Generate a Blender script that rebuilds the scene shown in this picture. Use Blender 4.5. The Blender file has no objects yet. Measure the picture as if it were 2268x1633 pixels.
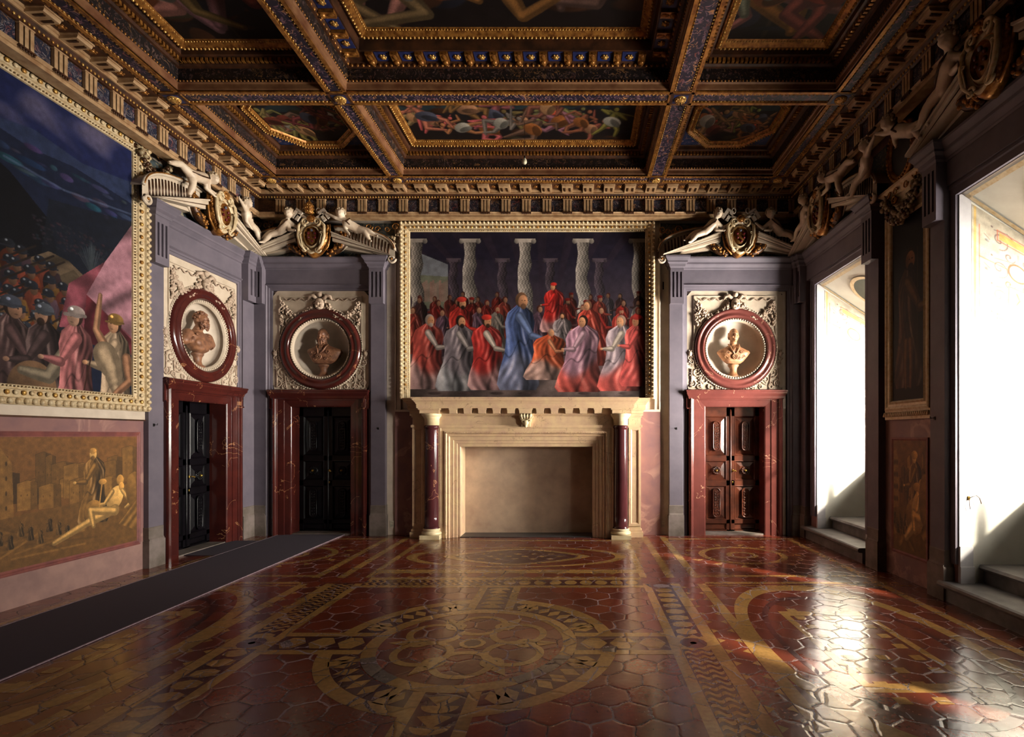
SKY, SUN, AREA, LCOL, EXPO = .4, 13, (1080, 690, 40, 0), (1.0, .93, .86), .22
SPREAD, LDIR, DB = 100, (-1, .44, .05), 1
import bpy, math, random
import numpy as np
from mathutils import Vector, Matrix
R = random.Random(7)
PI = math.pi
S = bpy.context.scene
COL = S.collection
F, YB, CH = 1187.0, 9.892, 1.833            # focal length in pixels, distance of the back wall, camera height
XL, XR = -6.02, 4.17                        # left and right wall planes

# ------------------------------------------------------------------ colours and materials
def C(r, g=None, b=None):
    if g is None: r, g, b = r
    f = lambda c: (c/255/12.92) if c/255 <= .04045 else ((c/255+.055)/1.055)**2.4
    return (f(r), f(g), f(b), 1)
class NT:
    def __init__(s, name):
        s.m = bpy.data.materials.new(name); s.m.use_nodes = True
        s.t = s.m.node_tree; s.b = s.t.nodes['Principled BSDF']; s.tc = None
    def n(s, typ, **kw):
        o = s.t.nodes.new(typ)
        for k, v in kw.items():
            if k in ('op', 'operation'): o.operation = v
            else: setattr(o, k, v)
        return o
    def l(s, a, b): s.t.links.new(a, b)
    def coord(s):
        if s.tc is None: s.tc = s.n('ShaderNodeTexCoord').outputs['Object']
        return s.tc
    def val(s, inp, v):
        if hasattr(v, 'default_value') or hasattr(v, 'is_output'): s.l(v, inp)
        else: inp.default_value = v
    def math(s, op, a, b=0.0, c=0.0, clamp=False):
        o = s.n('ShaderNodeMath', op=op); o.use_clamp = clamp
        for i, v in enumerate((a, b, c)): s.val(o.inputs[i], v)
        return o.outputs[0]
    def noise(s, sc, det=4, rough=.55, dist=0, vec=None):
        o = s.n('ShaderNodeTexNoise'); o.inputs['Scale'].default_value = sc
        o.inputs['Detail'].default_value = det; o.inputs['Roughness'].default_value = rough
        o.inputs['Distortion'].default_value = dist
        s.l(vec or s.coord(), o.inputs['Vector']); return o.outputs['Fac']
    def ramp(s, fac, stops):
        o = s.n('ShaderNodeValToRGB'); e = o.color_ramp.elements
        e[0].position, e[0].color = stops[0]; e[1].position, e[1].color = stops[-1]
        for p, c in stops[1:-1]:
            k = e.new(p); k.color = c
        s.l(fac, o.inputs[0]); return o.outputs[0]
    def mix(s, fac, a, b, mode='MIX'):
        o = s.n('ShaderNodeMix', data_type='RGBA', blend_type=mode)
        s.val(o.inputs[0], fac); s.val(o.inputs[6], a); s.val(o.inputs[7], b); return o.outputs[2]
    def bump(s, h, strength=.3, dist=.01):
        o = s.n('ShaderNodeBump'); o.inputs['Strength'].default_value = strength
        o.inputs['Distance'].default_value = dist; s.l(h, o.inputs['Height'])
        s.l(o.outputs[0], s.b.inputs['Normal'])
    def scale(s, v):
        o = s.n('ShaderNodeMapping'); o.inputs['Scale'].default_value = v
        s.l(s.coord(), o.inputs[0]); return o.outputs[0]
def W(v): return (v, v, v, 1)
def plain(name, c1, c2=None, sc=6, rough=.6, metal=0, bump=.2, bsc=40, stops=(.35, .65)):
    t = NT(name); b = t.b
    c2 = c2 or tuple(x*.8 for x in c1)
    t.l(t.ramp(t.noise(sc, 6), [(stops[0], C(*c1)), (stops[1], C(*c2))]), b.inputs['Base Color'])
    b.inputs['Roughness'].default_value = rough; b.inputs['Metallic'].default_value = metal
    if bump: t.bump(t.noise(bsc, 3), bump, .004)
    return t.m
def marble(name, base, base2, vein, rough=.25, vw=.012, sc=1.6, vamt=.8):
    t = NT(name); v = t.noise(sc, 5, .55, 1.2)
    a = t.math('ABSOLUTE', t.math('SUBTRACT', v, .5))
    m = t.math('MULTIPLY', t.math('LESS_THAN', a, vw*.6), 1.0)
    m = t.math('MULTIPLY', t.math('SUBTRACT', 1, t.math('DIVIDE', a, vw), clamp=True), vamt)
    gate = t.math('GREATER_THAN', t.noise(sc*.9+.37, 2), .52)
    m = t.math('MULTIPLY', m, gate)
    col = t.ramp(t.noise(sc*3, 5), [(.3, C(*base)), (.7, C(*base2))])
    t.l(t.mix(m, col, C(*vein)), t.b.inputs['Base Color']); t.b.inputs['Roughness'].default_value = rough
    return t.m
def arabesque(name, bg, cols, sc=9, thr=.53, rough=.5):
    """scrolling foliage painted over a dark ground"""
    t = NT(name)
    n1 = t.noise(sc*.5, 2, .5, 2.2)
    band = t.math('ABSOLUTE', t.math('SUBTRACT', t.math('FRACT', t.math('MULTIPLY', n1, 9)), .5))
    line = t.math('GREATER_THAN', band, .33)
    spot = t.math('GREATER_THAN', t.noise(sc*2.2, 2, .5, .8), thr)
    m = t.math('MULTIPLY', t.math('MAXIMUM', t.math('MULTIPLY', line, spot), t.math('GREATER_THAN', t.noise(sc*1.3+3, 2), .66)), .85)
    fc = t.ramp(t.noise(sc*.8, 3), [(.35, C(*cols[0])), (.5, C(*cols[1])), (.62, C(*cols[2]))])
    t.l(t.mix(m, C(*bg), fc), t.b.inputs['Base Color']); t.b.inputs['Roughness'].default_value = rough
    return t.m
M = {}
M['stucco'] = plain('cream_stucco', (206, 187, 166), (188, 168, 146), 5, .65, bump=.25)
M['stucco_dark'] = plain('worn_stucco_relief', (200, 176, 154), (160, 134, 114), 25, .65)
M['white'] = plain('ivory_plaster', (214, 196, 178), (194, 176, 158), 4, .6)
M['jambwhite'] = plain('lime_white_plaster', (214, 208, 194), (202, 194, 180), 3, .7)
M['stone'] = plain('grey_sandstone', (108, 98, 108), (94, 86, 96), 3, .6, bump=.1)
M['stonebase'] = plain('stained_sandstone_plinth', (128, 114, 108), (92, 82, 72), 4, .65)
M['step'] = plain('worn_grey_step_stone', (128, 124, 122), (96, 92, 92), 5, .42)
M['pink'] = marble('painted_pink_marble', (150, 106, 98), (122, 88, 90), (196, 152, 134), .55, .05, 1.1, .5)
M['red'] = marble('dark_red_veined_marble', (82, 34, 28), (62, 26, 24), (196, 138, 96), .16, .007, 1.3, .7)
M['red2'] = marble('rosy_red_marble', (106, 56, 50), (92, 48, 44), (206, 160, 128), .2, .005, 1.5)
M['porphyry'] = marble('wine_red_column_marble', (82, 40, 42), (66, 32, 36), (196, 138, 100), .14, .005, 1.0)
M['fire'] = marble('honey_marble', (230, 198, 154), (212, 172, 142), (150, 110, 84), .36, .012, 2.4, .6)
M['firewhite'] = plain('pale_capital_marble', (236, 218, 178), (216, 190, 146), 6, .35)
M['fireback'] = plain('limewashed_firebox_plaster', (216, 186, 158), (184, 154, 132), 2.5, .75, bsc=18)
M['slate'] = plain('dark_hearth_slate', (70, 66, 68), (52, 50, 52), 6, .4)
M['gold'] = plain('old_gilding', (182, 124, 58), (110, 64, 26), 18, .34, .5, .5, 60)
M['gold2'] = plain('bright_gilding', (222, 176, 98), (160, 108, 50), 24, .28, .5, .5, 70)
M['goldwhite'] = plain('gilded_white_moulding', (208, 186, 150), (176, 138, 88), 22, .45, .1, .3, 50, (.42, .8))
M['cream'] = plain('cream_gilt_timber', (184, 150, 112), (146, 108, 74), 9, .5, .05)
M['wood'] = plain('gilded_brown_timber', (84, 48, 26), (46, 26, 15), 7, .5, .15)
M['woodpink'] = plain('rose_gilt_timber', (142, 100, 68), (104, 62, 40), 5, .5, .1)
M['brown'] = plain('dark_gilded_stucco', (84, 52, 28), (44, 26, 15), 30, .4, .4)
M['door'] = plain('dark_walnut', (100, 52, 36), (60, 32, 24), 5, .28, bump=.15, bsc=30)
M['door_shaded'] = plain('shade_darkened_polished_walnut', (14, 11, 16), (8, 6, 9), 5, .34, bump=.1, bsc=30)  # near-black copy of the walnut, the left doors' shade put into its colour
M['door_shaded'].node_tree.nodes['Principled BSDF'].inputs['Specular IOR Level'].default_value = .3
M['brass'] = plain('worn_brass', (214, 178, 86), (170, 132, 60), 20, .3, .9)
M['iron'] = plain('black_iron', (30, 28, 28), (20, 18, 18), 20, .5, .6)
M['terra'] = plain('terracotta_bust_stone', (176, 124, 84), (136, 92, 64), 12, .55, bump=.35, bsc=90)
M['terrab'] = plain('brown_bust_stone', (152, 104, 74), (106, 70, 54), 14, .5, bump=.4, bsc=90)
M['putto'] = plain('ivory_stucco_skin', (222, 202, 178), (196, 170, 146), 6, .42, bump=.1)
M['hair'] = plain('pale_stucco_curls', (206, 186, 160), (150, 122, 90), 40, .5)
M['teal'] = plain('dark_teal_ground', (44, 58, 66), (30, 38, 46), 5, .7)
M['fruit'] = plain('painted_fruit_stucco', (176, 156, 120), (96, 70, 44), 22, .55)
M['ball'] = plain('glossy_red_ball', (104, 26, 30), (80, 18, 24), 5, .12)
M['ovalgold'] = plain('brown_gold_shield_field', (140, 92, 40), (92, 52, 24), 8, .35, .4)
M['band'] = arabesque('painted_grotesque_band', (26, 22, 40), [(120, 62, 50), (118, 92, 110), (176, 120, 74)], 7, .48)
M['frieze'] = arabesque('painted_scroll_frieze', (20, 14, 14), [(90, 52, 40), (84, 66, 66), (120, 84, 50)], 9, .5)
M['metope'] = arabesque('painted_metope_figures', (26, 30, 48), [(128, 60, 44), (120, 118, 124), (140, 100, 60)], 9, .46)
M['blue'] = plain('blue_coffer_ground', (34, 48, 104), (24, 30, 66), 8, .5)
M['spandrel'] = arabesque('painted_blue_spandrel', (28, 40, 72), [(110, 90, 96), (140, 96, 84), (90, 70, 90)], 6, .6)
M['wallfield'] = arabesque('painted_wall_foliage', (62, 70, 72), [(130, 110, 70), (108, 84, 56), (150, 140, 116)], 7, .5)
M['carpet'] = plain('plum_grey_carpet', (64, 54, 66), (56, 47, 58), 300, .95, bump=.5, bsc=420)
M['carpetedge'] = plain('pale_carpet_binding', (150, 128, 138), None, 40, .9)
M['socket'] = plain('ivory_plastic', (216, 204, 180), None, 9, .4)
M['lampglass'] = plain('milk_glass', (222, 214, 190), (200, 190, 160), 3, .2, bump=0)
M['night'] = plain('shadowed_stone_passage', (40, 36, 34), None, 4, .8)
M['outer'] = plain('plain_plaster', (96, 86, 80), None, 3, .8)
def vertex_mat(name, rough=.5, amt=.12):
    t = NT(name); a = t.n('ShaderNodeVertexColor'); a.layer_name = 'paint'
    nz = t.ramp(t.noise(60, 5), [(.3, W(1-amt)), (.7, W(1.0))])
    t.l(t.mix(1.0, a.outputs[0], nz, 'MULTIPLY'), t.b.inputs['Base Color'])
    t.b.inputs['Roughness'].default_value = rough; t.bump(t.noise(25, 4), .12, .004)
    return t.m
M['fresco'] = vertex_mat('fresco_paint', .6)
M['oil'] = vertex_mat('oil_paint', .55)
M['oil'].node_tree.nodes['Principled BSDF'].inputs['Specular IOR Level'].default_value = .15
def glass_mat():
    t = NT('window_glass'); t.t.nodes.remove(t.b)
    out = [n for n in t.t.nodes if n.type == 'OUTPUT_MATERIAL'][0]
    tr = t.n('ShaderNodeBsdfTransparent'); tr.inputs[0].default_value = (.95, .96, .94, 1)
    gl = t.n('ShaderNodeBsdfGlossy'); gl.inputs['Roughness'].default_value = .03
    mx = t.n('ShaderNodeMixShader'); mx.inputs[0].default_value = .06
    t.l(tr.outputs[0], mx.inputs[1]); t.l(gl.outputs[0], mx.inputs[2]); t.l(mx.outputs[0], out.inputs[0]); return t.m
M['glass'] = glass_mat()

# floor tiles: hexagonal cotto with pale worn joints
def floor_mat(name, c1, c2, cell, hexa=True, crack=(.5, .45, .5), joint=.018):
    t = NT(name)
    pos = t.n('ShaderNodeNewGeometry').outputs['Position']
    wob = t.n('ShaderNodeTexNoise'); wob.inputs['Scale'].default_value = 5; wob.inputs['Detail'].default_value = 5
    t.l(pos, wob.inputs['Vector'])
    def V(op, a, b=None):
        o = t.n('ShaderNodeVectorMath', op=op); t.val(o.inputs[0], a)
        if b is not None: t.val(o.inputs[1], b)
        return o
    w = V('MULTIPLY', V('SUBTRACT', wob.outputs['Color'], (.5, .5, .5)).outputs[0], (.09, .09, 0)).outputs[0]
    p = V('ADD', pos, w).outputs[0]
    if hexa:
        p = V('MULTIPLY', V('ADD', p, (50, 50, 0)).outputs[0], (1/cell, 1/cell, 0)).outputs[0]
        r, h = (1.0, 1.7320508, 1), (.5, .8660254, 0)
        a = V('SUBTRACT', V('MODULO', p, r).outputs[0], h).outputs[0]
        b = V('SUBTRACT', V('MODULO', V('SUBTRACT', p, h).outputs[0], r).outputs[0], h).outputs[0]
        la, lb = V('LENGTH', a).outputs['Value'], V('LENGTH', b).outputs['Value']
        sel = t.math('LESS_THAN', la, lb)
        g = t.n('ShaderNodeMix', data_type='VECTOR'); t.l(sel, g.inputs[0]); t.l(b, g.inputs[4]); t.l(a, g.inputs[5]); g = g.outputs[1]
        ag = V('ABSOLUTE', g).outputs[0]
        sx = t.n('ShaderNodeSeparateXYZ'); t.l(ag, sx.inputs[0])
        d = t.math('MAXIMUM', sx.outputs[0], V('DOT_PRODUCT', ag, (.5, .8660254, 0)).outputs['Value'])
        edge = t.math('MULTIPLY', t.math('SUBTRACT', .5, d), cell)
        cid = V('SUBTRACT', p, g).outputs[0]
        cid = V('FLOOR', V('ADD', V('MULTIPLY', cid, (2, 2, 0)).outputs[0], (.5, .5, .5)).outputs[0]).outputs[0]
    else:
        vo = t.n('ShaderNodeTexVoronoi', feature='DISTANCE_TO_EDGE'); vo.inputs['Scale'].default_value = 1/cell
        t.l(p, vo.inputs['Vector']); edge = t.math('MULTIPLY', vo.outputs['Distance'], cell)
        v2 = t.n('ShaderNodeTexVoronoi'); v2.inputs['Scale'].default_value = 1/cell; t.l(p, v2.inputs['Vector'])
        cid = v2.outputs['Color']
    wn = t.n('ShaderNodeTexWhiteNoise'); t.l(cid, wn.inputs['Vector'])
    base = t.mix(wn.outputs['Value'], C(*c1), C(*c2))
    nz = t.n('ShaderNodeTexNoise'); nz.inputs['Scale'].default_value = 28; nz.inputs['Detail'].default_value = 6; t.l(pos, nz.inputs['Vector'])
    base = t.mix(1.0, base, t.ramp(nz.outputs['Fac'], [(.3, W(.72)), (.65, W(1.0))]), 'MULTIPLY')
    dn = t.n('ShaderNodeTexNoise'); dn.inputs['Scale'].default_value = 2.3; dn.inputs['Detail'].default_value = 3; t.l(pos, dn.inputs['Vector'])
    l0 = t.n('ShaderNodeTexNoise'); l0.inputs['Scale'].default_value = .55; l0.inputs['Detail'].default_value = 2; t.l(pos, l0.inputs['Vector']); lo0 = l0.outputs['Fac']
    jw = t.math('MULTIPLY', t.math('MAXIMUM', t.math('SUBTRACT', t.math('ADD', dn.outputs['Fac'], t.math('MULTIPLY', lo0, .5)), .45), .06), joint)
    jm = t.math('LESS_THAN', edge, jw)
    sp = t.n('ShaderNodeTexNoise'); sp.inputs['Scale'].default_value = 60; sp.inputs['Detail'].default_value = 2; t.l(pos, sp.inputs['Vector'])
    dusty = t.math('GREATER_THAN', t.math('ADD', t.math('MULTIPLY', sp.outputs['Fac'], .5), t.math('MULTIPLY', dn.outputs['Fac'], .6)), .56)
    jc = t.mix(dusty, C(40, 22, 20), C(128, 108, 112))
    col = t.mix(jm, base, jc)
    fl = t.n('ShaderNodeTexVoronoi'); fl.inputs['Scale'].default_value = 16; t.l(pos, fl.inputs['Vector'])
    fleck = t.math('LESS_THAN', fl.outputs['Distance'], .06)
    col = t.mix(t.math('MULTIPLY', fleck, .6), col, C(170, 140, 130))
    t.l(col, t.b.inputs['Base Color'])
    rg = t.math('ADD', t.math('MULTIPLY', nz.outputs['Fac'], .14), t.math('ADD', .13, t.math('MULTIPLY', jm, .4)))
    t.l(rg, t.b.inputs['Roughness'])
    lo = t.n('ShaderNodeTexNoise'); lo.inputs['Scale'].default_value = 3.2; lo.inputs['Detail'].default_value = 3; t.l(pos, lo.inputs['Vector'])
    hgt = t.math('ADD', t.math('MULTIPLY', t.math('MINIMUM', edge, .02), 22), t.math('ADD', t.math('MULTIPLY', lo.outputs['Fac'], 1.6), t.math('ADD', t.math('MULTIPLY', wn.outputs['Value'], .12), t.math('MULTIPLY', nz.outputs['Fac'], .1))))
    t.bump(hgt, .30, .012)
    t.b.inputs['Coat Weight'].default_value = .25; t.b.inputs['Coat Roughness'].default_value = .12
    return t.m
M['tile_red'] = floor_mat('waxed_red_terracotta_tiles', (122, 52, 32), (94, 41, 27), .27)
M['tile_yellow'] = floor_mat('ochre_inlay_tiles', (170, 128, 72), (140, 104, 56), .30, False, joint=.012)
M['tile_plum'] = floor_mat('plum_inlay_tiles', (74, 36, 34), (62, 32, 32), .34, False, joint=.008)
M['tile_grey'] = floor_mat('grey_patch_tiles', (104, 88, 76), (90, 78, 70), .2, False)

# ------------------------------------------------------------------ mesh builder
class MB:
    def __init__(s): s.v, s.f, s.m, s.sm = [], [], [], []
    def add(s, vs, fs, m=0, smooth=False):
        o = len(s.v); s.v += [tuple(p) for p in vs]
        for f in fs: s.f.append(tuple(i+o for i in f)); s.m.append(m); s.sm.append(smooth)
        return s
    def box(s, x0, x1, y0, y1, z0, z1, m=0):
        if x0 > x1: x0, x1 = x1, x0
        if y0 > y1: y0, y1 = y1, y0
        if z0 > z1: z0, z1 = z1, z0
        v = [(x, y, z) for x in (x0, x1) for y in (y0, y1) for z in (z0, z1)]
        return s.add(v, [(0, 1, 3, 2), (4, 6, 7, 5), (0, 4, 5, 1), (2, 3, 7, 6), (0, 2, 6, 4), (1, 5, 7, 3)], m)
    def quad(s, a, b, c, d, m=0): return s.add([a, b, c, d], [(0, 1, 2, 3)], m)
    def prism_x(s, prof, x0, x1, m=0):          # closed profile of (y, z)
        n = len(prof); v = [(x0, y, z) for y, z in prof]+[(x1, y, z) for y, z in prof]
        return s.add(v, [(i, (i+1) % n, n+(i+1) % n, n+i) for i in range(n)]+[tuple(range(n))[::-1], tuple(range(n, 2*n))], m)
    def prism_y(s, prof, y0, y1, m=0):          # closed profile of (x, z)
        n = len(prof); v = [(x, y0, z) for x, z in prof]+[(x, y1, z) for x, z in prof]
        return s.add(v, [(i, (i+1) % n, n+(i+1) % n, n+i) for i in range(n)]+[tuple(range(n))[::-1], tuple(range(n, 2*n))], m)
    def loops(s, loops, closed=True, m=0, smooth=False, cap0=False, cap1=False):
        n = len(loops[0]); v = [p for L in loops for p in L]; f = []
        for k in range(len(loops)-1):
            for i in range(n if closed else n-1):
                j = (i+1) % n; f.append((k*n+i, k*n+j, (k+1)*n+j, (k+1)*n+i))
        if cap0: f.append(tuple(range(n))[::-1])
        if cap1: f.append(tuple(range((len(loops)-1)*n, len(loops)*n)))
        return s.add(v, f, m, smooth)
    def frame(s, x0, x1, z0, z1, prof, open_bottom=False, m=0):   # prof: (inset, y)
        L = []
        for a, y in prof:
            if open_bottom: L.append([(x0+a, y, z0), (x0+a, y, z1-a), (x1-a, y, z1-a), (x1-a, y, z0)])
            else: L.append([(x0+a, y, z0+a), (x0+a, y, z1-a), (x1-a, y, z1-a), (x1-a, y, z0+a)])
        return s.loops(L, closed=not open_bottom, m=m)
    def tiers(s, x0, x1, y0, y1, prof, m=0):    # prof: (inset, z)
        return s.loops([[(x0+a, y0+a, z), (x1-a, y0+a, z), (x1-a, y1-a, z), (x0+a, y1-a, z)] for a, z in prof], m=m)
    def lathe_y(s, prof, cx, cz, n=64, m=0, sx=1, smooth=True):   # prof: (r, y)
        return s.loops([[(cx+r*sx*math.cos(2*PI*i/n), y, cz+r*math.sin(2*PI*i/n)) for i in range(n)] for r, y in prof], m=m, smooth=smooth)
    def lathe_z(s, prof, cx=0, cy=0, n=32, m=0, smooth=True, caps=True, sy=1):
        return s.loops([[(cx+r*math.cos(2*PI*i/n), cy+sy*r*math.sin(2*PI*i/n), z) for i in range(n)] for r, z in prof], m=m, smooth=smooth, cap0=caps, cap1=caps)
    def ball(s, c, r, m=0, n=8, k=5, smooth=True):
        if not hasattr(r, '__len__'): r = (r, r, r)
        L = []
        for a in range(k+1):
            t = PI*a/k; q = max(math.sin(t), .001)
            L.append([(c[0]+r[0]*q*math.cos(2*PI*i/n), c[1]+r[1]*q*math.sin(2*PI*i/n), c[2]-r[2]*math.cos(t)) for i in range(n)])
        return s.loops(L, m=m, smooth=smooth)
    def tube(s, pts, r, m=0, n=6, smooth=True, taper=None):
        pts = [Vector(p) for p in pts]; L = []
        for i, p in enumerate(pts):
            d = (pts[min(i+1, len(pts)-1)]-pts[max(i-1, 0)])
            if d.length < 1e-9: d = Vector((0, 0, 1))
            d.normalize(); u = d.cross(Vector((0, 1, 0)))
            if u.length < .05: u = d.cross(Vector((1, 0, 0)))
            u.normalize(); w = d.cross(u)
            q = r[i] if hasattr(r, '__len__') else r
            L.append([tuple(p+u*q*math.cos(2*PI*k/n)+w*q*math.sin(2*PI*k/n)) for k in range(n)])
        return s.loops(L, m=m, smooth=smooth, cap0=True, cap1=True)
    def spiral(s, cx, y, cz, r0, r1, turns, th, rad, m=0, dirn=1, n=26, start=0):
        pts = []; rr = []
        for i in range(n+1):
            t = i/n; r = r0+(r1-r0)*t; a = start+dirn*turns*2*PI*t
            pts.append((cx+r*math.cos(a), y, cz+r*math.sin(a))); rr.append(th*(1-.5*t))
        return s.tube(pts, rr, m)
    def obj(s, name, mats, parent=None, loc=None):
        me = bpy.data.meshes.new(name); me.from_pydata(s.v, [], s.f)
        if not isinstance(mats, (list, tuple)): mats = [mats]
        for q in mats: me.materials.append(M[q] if isinstance(q, str) else q)
        me.polygons.foreach_set('material_index', s.m); me.polygons.foreach_set('use_smooth', s.sm)
        me.update()
        return link(name, me, parent, loc)
def link(name, me, parent=None, loc=None):
    o = bpy.data.objects.new(name, me); COL.objects.link(o)
    if parent is not None: o.parent = parent
    if loc is not None: o.location = loc
    return o
def fix(o):                     # make normals consistent
    import bmesh
    b = bmesh.new(); b.from_mesh(o.data); bmesh.ops.recalc_face_normals(b, faces=b.faces); b.to_mesh(o.data); b.free(); return o
def tag(o, label, cat, group=None):
    o['label'] = label; o['category'] = cat
    if group: o['group'] = group
    return o
def struct(o): o['kind'] = 'structure'; return o
def thing(name, label, cat, loc=(0, 0, 0), rz=0, group=None):
    o = bpy.data.objects.new(name, None); COL.objects.link(o); o.location = loc; o.rotation_euler = (0, 0, rz)
    o.empty_display_size = .1
    return tag(o, label, cat, group)
class Bay:                      # frame of a stretch of wall: x to the right, y into the wall, z up
    def __init__(s, x, y, rz): s.x, s.y, s.rz = x, y, rz
    def at(s, u=0, v=0, z=0):
        c, q = math.cos(s.rz), math.sin(s.rz); return (s.x+u*c-v*q, s.y+u*q+v*c, z)
    def thing(s, name, label, cat, u=0, v=0, z=0, group=None): return thing(name, label, cat, s.at(u, v, z), s.rz, group)

# ------------------------------------------------------------------ sculpting: a union of rounded forms remeshed to one skin
def sculpt(name, blobs, voxel, mat, parent=None, loc=None, smooth=6, mesh_only=False):
    b = MB()
    for q in blobs:
        if q[0] == 'e':                       # ellipsoid: centre, radii, optional rotation (x, y, z)
            c, r = Vector(q[1]), q[2]; rot = Matrix.Identity(3)
            if len(q) > 3:
                from mathutils import Euler
                rot = Euler(q[3]).to_matrix()
            t = MB().ball((0, 0, 0), r, n=16, k=10)
            b.add([tuple(c+rot@Vector(v)) for v in t.v], t.f)
        elif q[0] == 'c':                     # tapered capsule
            p0, r0, p1, r1 = Vector(q[1]), q[2], Vector(q[3]), q[4]
            b.ball(p0, r0, n=12, k=8); b.ball(p1, r1, n=12, k=8); b.tube([p0, p1], [r0, r1], n=12)
        elif q[0] == 'l':                     # loft: (z, cx, cy, rx, ry)
            L = []
            for z, cx, cy, rx, ry in q[1]:
                L.append([(cx+rx*math.copysign(abs(math.cos(2*PI*i/20))**.8, math.cos(2*PI*i/20)), cy+ry*math.sin(2*PI*i/20), z) for i in range(20)])
            b.loops(L, cap0=True, cap1=True)
    me = bpy.data.meshes.new(name); me.from_pydata(b.v, [], b.f); me.update()
    o = bpy.data.objects.new('tmp', me); COL.objects.link(o); fix(o)
    md = o.modifiers.new('r', 'REMESH'); md.mode = 'VOXEL'; md.voxel_size = voxel; md.use_smooth_shade = True
    ms = o.modifiers.new('s', 'SMOOTH'); ms.factor = .5; ms.iterations = smooth
    dg = bpy.context.evaluated_depsgraph_get(); ev = o.evaluated_get(dg)
    res = bpy.data.meshes.new_from_object(ev); bpy.data.objects.remove(o); bpy.data.meshes.remove(me)
    res.name = name; res.materials.clear(); res.materials.append(M[mat])
    if mesh_only: return res
    return link(name, res, parent, loc)
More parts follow.
